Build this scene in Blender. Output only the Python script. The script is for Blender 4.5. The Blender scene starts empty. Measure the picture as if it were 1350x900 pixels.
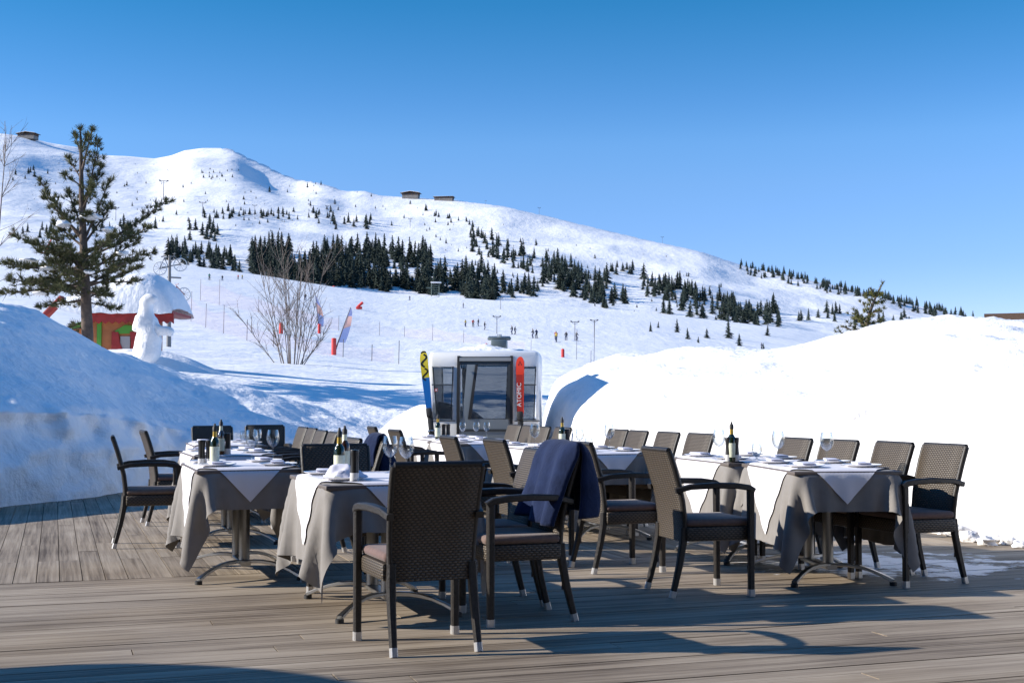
import bpy, bmesh, math, random
import numpy as np
from mathutils import Vector, Matrix
R = math.radians
random.seed(7); rng = np.random.default_rng(7)
scene = bpy.context.scene
COL = scene.collection
F = 1750.0; HZ = 528.0; CAMZ = 1.19            # lens in photo pixels, horizon row, eye height

# ------------------------------------------------------------------ materials
MATS = {}
def nt(m): return m.node_tree.nodes, m.node_tree.links
def vary(m, amt):
    """every copy of the thing gets its own shade of the material"""
    n, l = nt(m); b = n['Principled BSDF']; src = b.inputs['Base Color'].links[0].from_socket
    oi = n.new('ShaderNodeObjectInfo'); mr = n.new('ShaderNodeMapRange'); mr.inputs['To Min'].default_value = 1-amt; mr.inputs['To Max'].default_value = 1+amt*1.6
    hv = n.new('ShaderNodeHueSaturation'); h2 = n.new('ShaderNodeMapRange'); h2.inputs['To Min'].default_value = .47; h2.inputs['To Max'].default_value = .52
    l.new(oi.outputs['Random'], mr.inputs['Value']); l.new(oi.outputs['Random'], h2.inputs['Value']); l.new(mr.outputs[0], hv.inputs['Value']); l.new(h2.outputs[0], hv.inputs['Hue'])
    l.new(src, hv.inputs['Color']); l.new(hv.outputs[0], b.inputs['Base Color'])
def mat(name, col, rough=.6, metal=0., spec=.5, bump=None, var=None, coord='Object', trans=0., sheen=0.):
    """principled material; var=(scale, amount) mottles the colour, bump=(scale, strength, distance)"""
    if name in MATS: return MATS[name]
    m = bpy.data.materials.new(name); m.use_nodes = True
    n, l = nt(m); b = n['Principled BSDF']
    b.inputs['Base Color'].default_value = (*col, 1); b.inputs['Roughness'].default_value = rough
    b.inputs['Metallic'].default_value = metal; b.inputs['Specular IOR Level'].default_value = spec
    if trans: b.inputs['Transmission Weight'].default_value = trans
    if sheen: b.inputs['Sheen Weight'].default_value = sheen
    tc = n.new('ShaderNodeTexCoord')
    if var:
        t = n.new('ShaderNodeTexNoise'); t.inputs['Scale'].default_value = var[0]; t.inputs['Detail'].default_value = 6
        r = n.new('ShaderNodeValToRGB')
        lo = tuple(max(0, c*(1-var[1])) for c in col); hi = tuple(min(1, c*(1+var[1])) for c in col)
        r.color_ramp.elements[0].position = .3; r.color_ramp.elements[1].position = .7
        r.color_ramp.elements[0].color = (*lo, 1); r.color_ramp.elements[1].color = (*hi, 1)
        l.new(tc.outputs[coord], t.inputs['Vector']); l.new(t.outputs['Fac'], r.inputs['Fac']); l.new(r.outputs['Color'], b.inputs['Base Color'])
    if bump:
        t = n.new('ShaderNodeTexNoise'); t.inputs['Scale'].default_value = bump[0]; t.inputs['Detail'].default_value = 8
        bp = n.new('ShaderNodeBump'); bp.inputs['Strength'].default_value = bump[1]; bp.inputs['Distance'].default_value = bump[2]
        l.new(tc.outputs[coord], t.inputs['Vector']); l.new(t.outputs['Fac'], bp.inputs['Height']); l.new(bp.outputs['Normal'], b.inputs['Normal'])
    MATS[name] = m
    return m

def wicker(name, lo, hi, rough=.5):
    """woven synthetic rattan: strands running across, over and under upright stakes"""
    m = bpy.data.materials.new(name); m.use_nodes = True
    n, l = nt(m); b = n['Principled BSDF']; b.inputs['Roughness'].default_value = rough
    tc = n.new('ShaderNodeTexCoord'); sp = n.new('ShaderNodeSeparateXYZ'); l.new(tc.outputs['Object'], sp.inputs[0])
    def M(op, a, c=None):
        q = n.new('ShaderNodeMath'); q.operation = op
        for i, v in enumerate((a, c)):
            if v is None: continue
            if isinstance(v, (int, float)): q.inputs[i].default_value = v
            else: l.new(v, q.inputs[i])
        return q.outputs[0]
    xy = M('ADD', sp.outputs['X'], M('MULTIPLY', sp.outputs['Y'], .9))
    zr = M('DIVIDE', sp.outputs['Z'], .0125)
    row = M('FLOOR', zr)
    ph = M('ADD', M('DIVIDE', xy, .027), M('MULTIPLY', row, .5))
    a = M('ABSOLUTE', M('SUBTRACT', M('FRACT', ph), .5))          # 0..0.5
    hump = M('SUBTRACT', 1., M('MULTIPLY', a, 2.0))
    zz = M('ABSOLUTE', M('SUBTRACT', M('FRACT', zr), .5))
    strand = M('SUBTRACT', 1., M('POWER', M('MULTIPLY', zz, 2.), 3.))
    h = M('MULTIPLY', M('POWER', hump, .6), strand)
    nz = n.new('ShaderNodeTexNoise'); nz.inputs['Scale'].default_value = 60; l.new(tc.outputs['Object'], nz.inputs['Vector'])
    mx = n.new('ShaderNodeMix'); mx.data_type = 'RGBA'
    mx.inputs[6].default_value = (*lo, 1); mx.inputs[7].default_value = (*hi, 1)
    hh = M('MULTIPLY', h, M('ADD', .75, M('MULTIPLY', nz.outputs['Fac'], .5)))
    l.new(hh, mx.inputs[0]); l.new(mx.outputs[2], b.inputs['Base Color'])
    bp = n.new('ShaderNodeBump'); bp.inputs['Strength'].default_value = .9; bp.inputs['Distance'].default_value = .0035
    l.new(h, bp.inputs['Height']); l.new(bp.outputs['Normal'], b.inputs['Normal'])
    MATS[name] = m
    return m

def snow_mat(name, big, fine, dist, dirt=0., tracks=0., col=(.90, .89, .885)):
    m = bpy.data.materials.new(name); m.use_nodes = True
    n, l = nt(m); b = n['Principled BSDF']; b.inputs['Roughness'].default_value = .75
    b.inputs['Specular IOR Level'].default_value = .3
    tc = n.new('ShaderNodeTexCoord')
    def noise(sc, det=6, rg=.55):
        t = n.new('ShaderNodeTexNoise'); t.inputs['Scale'].default_value = sc; t.inputs['Detail'].default_value = det
        t.inputs['Roughness'].default_value = rg; l.new(tc.outputs['Object'], t.inputs['Vector']); return t
    t1 = noise(big); t2 = noise(fine, 4, .6)
    ad = n.new('ShaderNodeMath'); ad.operation = 'MULTIPLY_ADD'; ad.inputs[1].default_value = .3
    l.new(t2.outputs['Fac'], ad.inputs[0]); l.new(t1.outputs['Fac'], ad.inputs[2])
    h = ad.outputs[0]
    if tracks:
        mp = n.new('ShaderNodeMapping'); mp.inputs['Rotation'].default_value = (0, 0, R(35)); mp.inputs['Scale'].default_value = (1, .12, 1)
        l.new(tc.outputs['Object'], mp.inputs['Vector'])
        tt = n.new('ShaderNodeTexNoise'); tt.inputs['Scale'].default_value = tracks; tt.inputs['Detail'].default_value = 5
        l.new(mp.outputs[0], tt.inputs['Vector'])
        a2 = n.new('ShaderNodeMath'); a2.operation = 'MULTIPLY_ADD'; a2.inputs[1].default_value = .8
        l.new(tt.outputs['Fac'], a2.inputs[0]); l.new(h, a2.inputs[2]); h = a2.outputs[0]
    bp = n.new('ShaderNodeBump'); bp.inputs['Strength'].default_value = .8; bp.inputs['Distance'].default_value = dist
    l.new(h, bp.inputs['Height']); l.new(bp.outputs['Normal'], b.inputs['Normal'])
    b.inputs['Base Color'].default_value = (*col, 1)
    if dirt:
        t3 = noise(.9, 8, .7); r = n.new('ShaderNodeValToRGB')
        r.color_ramp.elements[0].position = .62; r.color_ramp.elements[0].color = (*col, 1)
        r.color_ramp.elements[1].position = .74; r.color_ramp.elements[1].color = tuple(c*(1-dirt*k) for c, k in zip(col, (.95, 1., 1.05))) + (1,)
        l.new(t3.outputs['Fac'], r.inputs['Fac']); l.new(r.outputs['Color'], b.inputs['Base Color'])
    MATS[name] = m
    return m

# ------------------------------------------------------------------ mesh helpers
class MB:
    def __init__(s): s.v = []; s.f = []; s.m = []
    def add(s, vs, fs, mi=0):
        o = len(s.v); s.v += [tuple(v) for v in vs]; s.f += [tuple(i+o for i in f) for f in fs]; s.m += [mi]*len(fs); return s
    def box(s, c, d, rot=None, mi=0, bev=0.):
        bm = bmesh.new(); bmesh.ops.create_cube(bm, size=1)
        for v in bm.verts: v.co = Vector((v.co.x*d[0], v.co.y*d[1], v.co.z*d[2]))
        if bev: bmesh.ops.bevel(bm, geom=list(bm.edges), offset=min(bev, min(d)*.49), segments=2, affect='EDGES', profile=.5)
        c = Vector(c); vs = [((rot @ v.co) if rot else v.co) + c for v in bm.verts]
        bm.verts.index_update(); fs = [[v.index for v in f.verts] for f in bm.faces]; bm.free()
        return s.add(vs, fs, mi)
    def sweep(s, pts, sec, cap=True, mi=0, up=None):
        """pts: centre line; sec(i)-> list of (a,b) in the frame across the line"""
        pts = [Vector(p) for p in pts]; rings = []; prev = None
        for i, p in enumerate(pts):
            t = (pts[min(i+1, len(pts)-1)] - pts[max(i-1, 0)]).normalized()
            if prev is None:
                ref = Vector(up) if up else (Vector((0, 0, 1)) if abs(t.z) < .9 else Vector((1, 0, 0)))
                a = t.cross(ref).normalized()
            else:
                a = (prev - t*prev.dot(t)).normalized()
            prev = a; b = a.cross(t).normalized()
            rings.append([p + a*x + b*y for x, y in sec(i)])
        k = len(rings[0]); vs = [v for r in rings for v in r]; fs = []
        for i in range(len(rings)-1):
            for j in range(k):
                fs.append((i*k+j, i*k+(j+1) % k, (i+1)*k+(j+1) % k, (i+1)*k+j))
        if cap: fs += [tuple(range(k-1, -1, -1)), tuple(range((len(rings)-1)*k, len(rings)*k))]
        return s.add(vs, fs, mi)
    def tube(s, pts, r, k=8, mi=0, cap=True):
        rr = r if isinstance(r, (list, tuple)) else [r]*len(pts)
        cs = [(math.cos(2*math.pi*j/k), math.sin(2*math.pi*j/k)) for j in range(k)]
        return s.sweep(pts, lambda i: [(c*rr[i], d*rr[i]) for c, d in cs], cap, mi)
    def bar(s, pts, w, h, mi=0, up=None):
        """rounded rectangle section w x h; w, h number or list"""
        W = w if isinstance(w, (list, tuple)) else [w]*len(pts); H = h if isinstance(h, (list, tuple)) else [h]*len(pts)
        def sec(i):
            a, b = W[i]/2, H[i]/2; c = min(a, b)*.35
            return [(a-c, -b), (a, -b+c), (a, b-c), (a-c, b), (-a+c, b), (-a, b-c), (-a, -b+c), (-a+c, -b)]
        return s.sweep(pts, sec, True, mi, up)
    def lathe(s, prof, c=(0, 0, 0), k=20, mi=0):
        c = Vector(c); vs = []; fs = []; n = len(prof)
        for r, z in prof:
            for j in range(k):
                a = 2*math.pi*j/k; vs.append(c + Vector((r*math.cos(a), r*math.sin(a), z)))
        for i in range(n-1):
            for j in range(k): fs.append((i*k+j, i*k+(j+1) % k, (i+1)*k+(j+1) % k, (i+1)*k+j))
        if prof[0][0] > 1e-5: fs.append(tuple(range(k-1, -1, -1)))
        if prof[-1][0] > 1e-5: fs.append(tuple(range((n-1)*k, n*k)))
        return s.add(vs, fs, mi)
    def ball(s, c, d, mi=0, seg=12, rings=8, lump=0.):
        c = Vector(c); vs = []; fs = []
        for i in range(rings+1):
            th = math.pi*i/rings
            for j in range(seg):
                ph = 2*math.pi*j/seg; q = 1+lump*random.uniform(-1, 1) if 0 < i < rings else 1
                vs.append(c + Vector((d[0]*math.sin(th)*math.cos(ph)*q, d[1]*math.sin(th)*math.sin(ph)*q, d[2]*math.cos(th)*q)))
        for i in range(rings):
            for j in range(seg): fs.append((i*seg+j, (i+1)*seg+j, (i+1)*seg+(j+1) % seg, i*seg+(j+1) % seg))
        return s.add(vs, fs, mi)
    def prism(s, poly, depth, M=None, mi=0):
        """poly in local xz, thickness along y, M places it"""
        M = M or Matrix(); k = len(poly)
        vs = [M @ Vector((x, -depth/2, z)) for x, z in poly] + [M @ Vector((x, depth/2, z)) for x, z in poly]
        fs = [tuple(range(k)), tuple(range(2*k-1, k-1, -1))] + [(j, j+k, (j+1) % k + k, (j+1) % k) for j in range(k)]
        return s.add(vs, fs, mi)
    def mesh(s, name, mats, smooth=35):
        me = bpy.data.meshes.new(name); me.from_pydata(s.v, [], s.f)
        for m in (mats if isinstance(mats, (list, tuple)) else [mats]): me.materials.append(m)
        if any(s.m): me.polygons.foreach_set('material_index', s.m)
        bm = bmesh.new(); bm.from_mesh(me); bmesh.ops.remove_doubles(bm, verts=bm.verts, dist=1e-5)
        bmesh.ops.recalc_face_normals(bm, faces=bm.faces); bm.to_mesh(me); bm.free()
        if smooth:
            me.shade_smooth(); me.set_sharp_from_angle(angle=R(smooth))
        me.update(); return me
    def build(s, name, mats, parent=None, smooth=35, loc=None):
        return link(name, s.mesh(name, mats, smooth), parent, loc)

def link(name, data, parent=None, loc=None, rotz=0.):
    o = bpy.data.objects.new(name, data); COL.objects.link(o)
    if parent is not None: o.parent = parent
    if loc is not None: o.location = loc
    if rotz: o.rotation_euler.z = rotz
    return o
def tag(o, label=None, cat=None, group=None, kind=None):
    if label: o['label'] = label
    if cat: o['category'] = cat
    if group: o['group'] = group
    if kind: o['kind'] = kind
    return o
def empty(name, loc, rotz, label, cat, group=None):
    o = link(name, None, None, loc, rotz); o.empty_display_size = .1
    return tag(o, label, cat, group)
def copy_tree(o, parent=None):
    c = o.copy(); COL.objects.link(c)
    if parent is not None: c.parent = parent
    for ch in list(o.children): copy_tree(ch, c)
    return c

# deck frame: u runs along the table rows (19 degrees left of the view), v across them
A0 = R(19.0)
UX, UY = -math.sin(A0), math.cos(A0); VX, VY = math.cos(A0), math.sin(A0)
def uv(u, v, z=0.): return Vector((UX*u + VX*v, UY*u + VY*v, z))
def touv(p): return (UX*p[0] + UY*p[1], VX*p[0] + VY*p[1])
def P(px, py, Y): return Vector(((px-675)/F*Y, Y, CAMZ + (HZ-py)/F*Y))

# value noise
_T = rng.random((256, 256))
def vnoise(x, y):
    x = np.asarray(x, float); y = np.asarray(y, float)
    xi = np.floor(x).astype(int); yi = np.floor(y).astype(int); fx = x-xi; fy = y-yi
    fx = fx*fx*(3-2*fx); fy = fy*fy*(3-2*fy)
    g = lambda a, b: _T[a % 256, b % 256]
    return (g(xi, yi)*(1-fx) + g(xi+1, yi)*fx)*(1-fy) + (g(xi, yi+1)*(1-fx) + g(xi+1, yi+1)*fx)*fy - .5
def fbm(x, y, o=4):
    s = 0; a = 1.
    for k in range(o): s = s + a*vnoise(x*2**k + 17.3*k, y*2**k + 5.1*k); a *= .5
    return s
def grid_mesh(name, Pts, m, smooth=True):
    n, k = Pts.shape[:2]
    idx = np.arange(n*k).reshape(n, k)
    q = np.stack([idx[:-1, :-1], idx[:-1, 1:], idx[1:, 1:], idx[1:, :-1]], -1).reshape(-1, 4)
    me = bpy.data.meshes.new(name); me.from_pydata(Pts.reshape(-1, 3).tolist(), [], q.tolist())
    me.materials.append(m)
    if smooth: me.shade_smooth()
    me.update(); return me

# ------------------------------------------------------------------ camera, sky, sun
cam = bpy.data.cameras.new('camera'); co = link('camera', cam); scene.camera = co
co.location = (0, 0, CAMZ); co.rotation_euler = (R(90) + math.atan(78/F), 0, 0)
cam.sensor_width = 36; cam.lens = F/1350*36; cam.clip_start = .05; cam.clip_end = 8000
SUN_EL, SUN_AZ = 23.0, 3.0      # light travels towards +X, a few degrees away from the camera
ld = Vector((math.cos(R(SUN_EL))*math.cos(R(SUN_AZ)), math.cos(R(SUN_EL))*math.sin(R(SUN_AZ)), -math.sin(R(SUN_EL))))
sun = bpy.data.lights.new('sun', 'SUN'); so = link('sun', sun); so.rotation_euler = ld.to_track_quat('-Z', 'Y').to_euler()
sun.energy = 5.0; sun.angle = R(.5); sun.color = (1, .93, .83)
w = bpy.data.worlds.new('World'); scene.world = w; w.use_nodes = True
n, l = w.node_tree.nodes, w.node_tree.links
sky = n.new('ShaderNodeTexSky'); sky.sky_type = 'NISHITA'; sky.sun_disc = False
sky.sun_elevation = R(SUN_EL); sky.sun_rotation = math.atan2(-ld.x, -ld.y)
sky.altitude = 2200; sky.air_density = 1.0; sky.dust_density = .2; sky.ozone_density = 3.0
hs = n.new('ShaderNodeHueSaturation'); hs.inputs['Saturation'].default_value = 1.25; hs.inputs['Value'].default_value = 1.0
l.new(sky.outputs[0], hs.inputs['Color'])
tcw = n.new('ShaderNodeTexCoord'); spw = n.new('ShaderNodeSeparateXYZ'); l.new(tcw.outputs['Generated'], spw.inputs[0])
rw = n.new('ShaderNodeValToRGB'); l.new(spw.outputs['Z'], rw.inputs['Fac'])       # clear, dry mountain air: deeper blue a hand's breadth above the ridge
for i_, (z_, c_) in enumerate([(0, (.72, .60, .74)), (.10, (.74, .63, .75)), (.16, (.90, .73, .76)), (.19, (.90, .77, .78)), (.22, (.72, .72, .75)), (.29, (.33, .65, .66)), (.48, (.55, .85, .92)), (.75, (1, 1, 1))]):
    e_ = rw.color_ramp.elements[i_] if i_ < 2 else rw.color_ramp.elements.new(z_)
    e_.position = z_; e_.color = (*c_, 1)
mw = n.new('ShaderNodeMix'); mw.data_type = 'RGBA'; mw.blend_type = 'MULTIPLY'; mw.inputs[0].default_value = 1
l.new(hs.outputs[0], mw.inputs[6]); l.new(rw.outputs[0], mw.inputs[7]); l.new(mw.outputs[2], n['Background'].inputs['Color'])
n['Background'].inputs['Strength'].default_value = .165
vs = scene.view_settings; vs.view_transform = 'Standard'; vs.look = 'None'; vs.exposure = .62; vs.gamma = 1; vs.use_curve_mapping = False
scene.cycles.max_bounces = 8; scene.cycles.transparent_max_bounces = 16; scene.cycles.caustics_reflective = False; scene.cycles.caustics_refractive = False
scene.cycles.use_denoising = True
# ------------------------------------------------------------------ terrain
PXS = np.arange(-1000, 2401, 8.0); YS = np.exp(np.linspace(math.log(22), math.log(2700), 270))
kx = [-1000, -300, 0, 240, 400, 500, 700, 850, 1000, 1150, 1350, 1700, 2400]
kY = [22, 25, 35, 60, 100, 170, 250, 350, 450]
kT = np.array([
 [450, 440, 425, 405, 385, 360, 335, 318, 306],
 [492, 480, 456, 428, 402, 374, 348, 330, 318],
 [505, 495, 470, 440, 415, 385, 360, 342, 328],
 [518, 508, 487, 462, 440, 410, 386, 365, 347],
 [530, 520, 500, 478, 455, 428, 405, 385, 368],
 [545, 535, 508, 488, 468, 443, 420, 400, 384],
 [545, 535, 512, 495, 478, 455, 437, 415, 396],
 [545, 535, 514, 498, 485, 465, 448, 428, 410],
 [545, 535, 518, 502, 492, 478, 465, 445, 425],
 [550, 540, 522, 508, 500, 490, 478, 465, 448],
 [555, 545, 526, 514, 506, 498, 490, 478, 465],
 [560, 550, 530, 518, 510, 502, 495, 485, 475],
 [570, 560, 540, 525, 515, 508, 500, 490, 480]], float)
sx = [-1000, -400, -100, 0, 30, 60, 100, 130, 165, 200, 222, 240, 262, 300, 315, 330, 350, 370, 392, 410, 440, 450, 480, 500, 540, 600, 660, 720, 800, 870, 930, 1000, 1080, 1150, 1220, 1280, 1350, 1500, 1800, 2400]
sy = [175, 170, 168, 174, 178, 186, 192, 202, 204, 207, 203, 196, 193, 193, 200, 207, 215, 226, 234, 236, 246, 251, 251, 257, 259, 263, 271, 284, 303, 319, 332, 355, 373, 389, 409, 421, 432, 450, 470, 490]
SKY_D = np.interp(PXS, [-1000, 0, 200, 290, 420, 600, 900, 1280, 2400], [1500, 1560, 1720, 1750, 1500, 1400, 1150, 900, 800])
SKY_Y = np.interp(PXS, sx, sy)
TAB = np.stack([np.interp(PXS, kx, kT[:, j]) for j in range(len(kY))], 1)
yp = np.zeros((len(YS), len(PXS)))
for i, X in enumerate(PXS):
    row = np.interp(np.log(YS), np.log(kY), TAB[i])
    D = SKY_D[i]; y0 = TAB[i, -1] + 10; s = np.clip((YS-560)/(D-560), 0, 1)
    mt = y0 + (SKY_Y[i]-y0)*(1-(1-s)**1.25)
    row = np.where(YS > 450, np.where(YS < 560, TAB[i, -1] + 10*np.clip((YS-450)/70, 0, 1), mt), row)
    yp[:, i] = row
def smooth(a, k, ax):
    ker = np.hanning(k+2)[1:-1]; ker /= ker.sum(); pad = [(0, 0)]*a.ndim; pad[ax] = (k//2, k//2)
    return np.apply_along_axis(lambda r: np.convolve(r, ker, 'valid'), ax, np.pad(a, pad, mode='edge'))
near = YS[:, None] < 600
yps = smooth(smooth(yp, 7, 0), 15, 1)
wgt = np.clip((600-YS)/100, 0, 1)[:, None]
yp = yps*wgt + smooth(yp, 5, 1)*(1-wgt)
GY = np.repeat(YS[:, None], len(PXS), 1); KS = [int(np.argmin(abs(YS-D))) for D in SKY_D]
for i, D in enumerate(SKY_D): GY[KS[i], i] = D; yp[KS[i], i] = SKY_Y[i]
GX = (PXS[None, :]-675)/F*GY
GZ = CAMZ + (HZ-yp)/F*GY
prog = np.clip((GY-520)/(SKY_D[None, :]-520), 0, 1.2)
amp_f = np.clip((GY-22)/60, 0, 1)
GZ = GZ - 1.7*np.clip((33-GY)/10, 0, 1)**1.4
sl_ = GX + .243*GY; hol = .0*np.clip(sl_/.9, 0, 1)**.7*np.clip(1-sl_/8.5, 0, 1)*np.clip((53-GY)/5, 0, 1)*np.clip((GY-24)/3, 0, 1)   # wind-scooped hollow behind the left bank
GZ = GZ - hol
fieldn = .35*amp_f*fbm(GX/22, GY/30) + .10*fbm(GX/5, GY/6) + .9*np.clip((GY-120)/200, 0, 1)*fbm(GX/60, GY/70)
ends = np.clip((1-prog)/.12, .06, 1)
mtn = (9*fbm(GX/190+3, GY/150) + 4.5*fbm(GX/60+9, GY/45, 4))*np.clip(prog*4, 0, 1)*ends
GZ = GZ + np.where(GY < 480, fieldn, .9*fbm(GX/60, GY/70) + mtn)
# lasting drift shadows: wind-carved scoops on the mountain's right-hand shoulders
for px, t, wpx, wt, dep in [(352, .86, 36, .10, 10), (400, .9, 30, .08, 6), (975, .85, 40, .12, 4), (830, .55, 60, .08, 5)]:
    GZ = GZ - dep*np.exp(-((PXS[None, :]-px)/wpx)**2 - ((prog-t)/wt)**2)
for i, D in enumerate(SKY_D):
    k = KS[i]; beyond = np.arange(len(YS)) > k
    d_ = YS[beyond]-D; GZ[beyond, i] = GZ[k, i] + np.where(d_ < 90, .06*d_-.0016*d_*d_, -7.56-.35*(d_-90))
def ground_z(X, Y):
    px = 675 + F*X/Y; c = np.clip((px-PXS[0])/8.0, 0, len(PXS)-1.001); r = np.clip(math.log(Y/22)/math.log(2700/22)*269, 0, 268.999)
    i, j = int(r), int(c); a, b = r-i, c-j
    return float((GZ[i, j]*(1-b)+GZ[i, j+1]*b)*(1-a) + (GZ[i+1, j]*(1-b)+GZ[i+1, j+1]*b)*a)
def seat_on(px, py, y0=24., y1=2000.):
    """the point of the terrain that the photograph shows at this pixel"""
    Y = y0
    while Y < y1:
        X = (px-675)/F*Y; z = ground_z(X, Y)
        if HZ - (z-CAMZ)/Y*F <= py: break
        Y *= 1.006
    return Vector((X, Y, z))
def on_ground(px, Y):
    X = (px-675)/F*Y; return Vector((X, Y, ground_z(X, Y)))

M_piste = snow_mat('piste_snow', .35, 3., .22, tracks=.55)
M_mtn = snow_mat('mountain_snow', .02, .15, 2.2, tracks=.05)
M_snow = snow_mat('snow', 1.1, 9., .10, dirt=0.)
M_bank = snow_mat('bank_snow', 1.3, 8., .11, dirt=.09)
k = int(np.searchsorted(YS, 500))
G3 = np.stack([GX, GY, GZ], -1)
M_bankl = snow_mat('left_bank_snow', 1.6, 7., .13, dirt=.0)
tag(link('snow_slope', grid_mesh('snow_slope', G3[:k+1], M_piste)), kind='structure')
tag(link('mountain', grid_mesh('mountain', G3[k:], M_mtn)), kind='structure')
gp = np.array([[[-120, -120, -.12], [120, -120, -.12]], [[-120, 26, -.12], [120, 26, -.12]]], float)
tag(link('ground', grid_mesh('ground', gp, M_snow)), kind='structure')

# ------------------------------------------------------------------ snow banks round the deck
def catmull(pts, n):
    pts = np.array(pts, float); t = np.linspace(0, len(pts)-1, n); out = []
    for x in t:
        i = min(int(x), len(pts)-2); f = x-i
        p0, p1, p2, p3 = pts[max(i-1, 0)], pts[i], pts[i+1], pts[min(i+2, len(pts)-1)]
        out.append(.5*((2*p1) + (-p0+p2)*f + (2*p0-5*p1+4*p2-p3)*f*f + (-p0+3*p1-3*p2+p3)*f**3))
    return np.array(out)
def bank(name, st, prof, ns, m, rough=1.):
    S = catmull([list(a)+list(b)+list(c) for a, b, c in st], ns)     # foot xy, crest xyz, back xyz
    T = np.concatenate([np.linspace(0, .16, 34), np.linspace(.18, 1, 44), np.linspace(1.05, 2, 14)])
    tz = np.interp(T, *zip(*prof)); out = np.zeros((ns, len(T), 3))
    for i, s in enumerate(S):
        foot, cr, bk = s[:2], s[2:5], s[5:8]
        h = np.clip(T, 0, 1)[:, None]; b = np.clip(T-1, 0, 1)[:, None]
        xy = foot*(1-h)*(1-b) + cr[:2]*(h*(1-b)) + bk[:2]*b
        z = np.where(T <= 1, tz*cr[2], cr[2] + (bk[2]-cr[2])*(T-1) + .0)
        out[i, :, :2] = xy; out[i, :, 2] = z
    X, Y, Z = out[..., 0], out[..., 1], out[..., 2]
    L = np.hypot(X - S[:, None, 0], Y - S[:, None, 1])
    edge = np.clip(L/.25, .12, 1)
    arc = np.arange(ns)[:, None]*22.8/ns
    face = np.exp(-((np.minimum(T, 1)[None, :]-.07)/.09)**2)
    d = .16*fbm(X/1.5+3, Y/1.5) + .05*fbm(X*2.1, Y*2.1+Z*3, 4) + (.11*np.abs(fbm(X*1.7+9, Y*1.7, 4)) if 'right' in name else 0)
    out[..., 2] += d*edge*rough
    nx = S[:, 2]-S[:, 0]; ny = S[:, 3]-S[:, 1]; q = np.hypot(nx, ny); nx /= q; ny /= q
    push = (1.0 if 'left' in name else .45)*(.50*fbm(arc*.6+0*Z, Z*1.8+arc*.05, 2) + .26*fbm(arc*2.2+7, Z*3.2, 2) - .22*np.abs(fbm(arc*1.6+4, Z*3.5, 2)))*face*rough
    out[..., 0] += push*nx[:, None]; out[..., 1] += push*ny[:, None]
    out[..., 2] = np.where(T[None, :] == 0, -.05, out[..., 2])
    return tag(link(name, grid_mesh(name, out, m)), kind='structure')
profL = [(0, 0), (.02, .10), (.045, .22), (.07, .31), (.080, .36), (.088, .385), (.105, .375), (.15, .41), (.3, .53), (.6, .77), (.85, .94), (1, 1), (2, 1)]
bank('snow_bank_left', [
 ((-9.5, 1.5), (-12.5, 1.5, 1.5), (-16, 1, 1.5)), ((-8.4, 7.5), (-11.5, 8, 1.7), (-15, 8, 1.7)), ((-7.0, 11.2), (-10.2, 13, 2.1), (-14, 15, 2.2)),
 ((-5.8, 14.5), (-8.9, 18.0, 2.65), (-12, 23, 2.6)), ((-5.2, 16.8), (-7.75, 20, 2.65), (-10, 27, 2.3)), ((-4.7, 18.6), (-7.0, 22, 2.12), (-9, 29, 1.95)),
 ((-3.9, 19.8), (-6.3, 24, 1.84), (-7.6, 29, 1.3)), ((-3.0, 20.4), (-5.1, 24.4, 1.48), (-5.8, 28.5, .6)), ((-2.2, 20.8), (-3.9, 24.9, 1.14), (-4.2, 28.5, .2)),
 ((-1.2, 21.0), (-2.4, 24.4, .76), (-2.4, 27.5, .1)), ((1.0, 21.0), (.6, 24, .5), (.6, 28, .1)), ((3.5, 21.0), (3.6, 24, .5), (3.6, 28, .1))], profL, 460, M_bankl)
profR = [(0, 0), (.02, .2), (.05, .42), (.08, .55), (.13, .63), (.3, .76), (.6, .92), (.8, .98), (1, 1), (2, 1)]
bank('snow_bank_right', [
 ((.35, 19.6), (.40, 20.6, .55), (.5, 23, .5)), ((.55, 18.5), (.62, 20.2, 1.38), (.8, 23, 1.1)), ((1.0, 16.9), (.95, 20.6, 1.62), (1.3, 25, 1.1)), ((1.6, 15.4), (1.82, 21, 1.86), (2.3, 26, 1.2)),
 ((2.5, 13.7), (2.75, 20.6, 1.90), (3.2, 27, 1.2)), ((3.2, 12.7), (3.8, 19.8, 1.93), (4.8, 27, 1.2)), ((3.8, 12.0), (4.7, 19.0, 2.14), (6.4, 26, 1.2)),
 ((4.2, 11.4), (5.3, 18.2, 2.26), (7.6, 25, 1.3)), ((4.6, 10.9), (5.9, 17.4, 2.24), (8.6, 23, 1.3)), ((5.3, 10.3), (6.6, 16.5, 2.05), (10, 21, 1.3)),
 ((6.5, 9), (8.5, 15, 1.9), (12, 19, 1.4)), ((8, 6.0), (11, 11, 1.8), (15, 14, 1.5)), ((9, 1.5), (12.5, 2, 1.7), (16, 2, 1.5))], profR, 180, M_bank, .8)
# rounded heap left of the cabin
t = np.linspace(0, 1, 30)[:, None]; a = np.linspace(0, 2*math.pi, 61)[None, :]
hx = -1.05 + 1.35*t*np.cos(a); hy = 19.0 + 1.3*t*np.sin(a); hz = 1.22*(1-t**2.4) - .08 + .12*fbm(hx*2, hy*2)*(1-t*.5)
tag(link('snow_heap', grid_mesh('snow_heap', np.stack([hx, hy, hz], -1), M_snow)), kind='structure')
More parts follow.
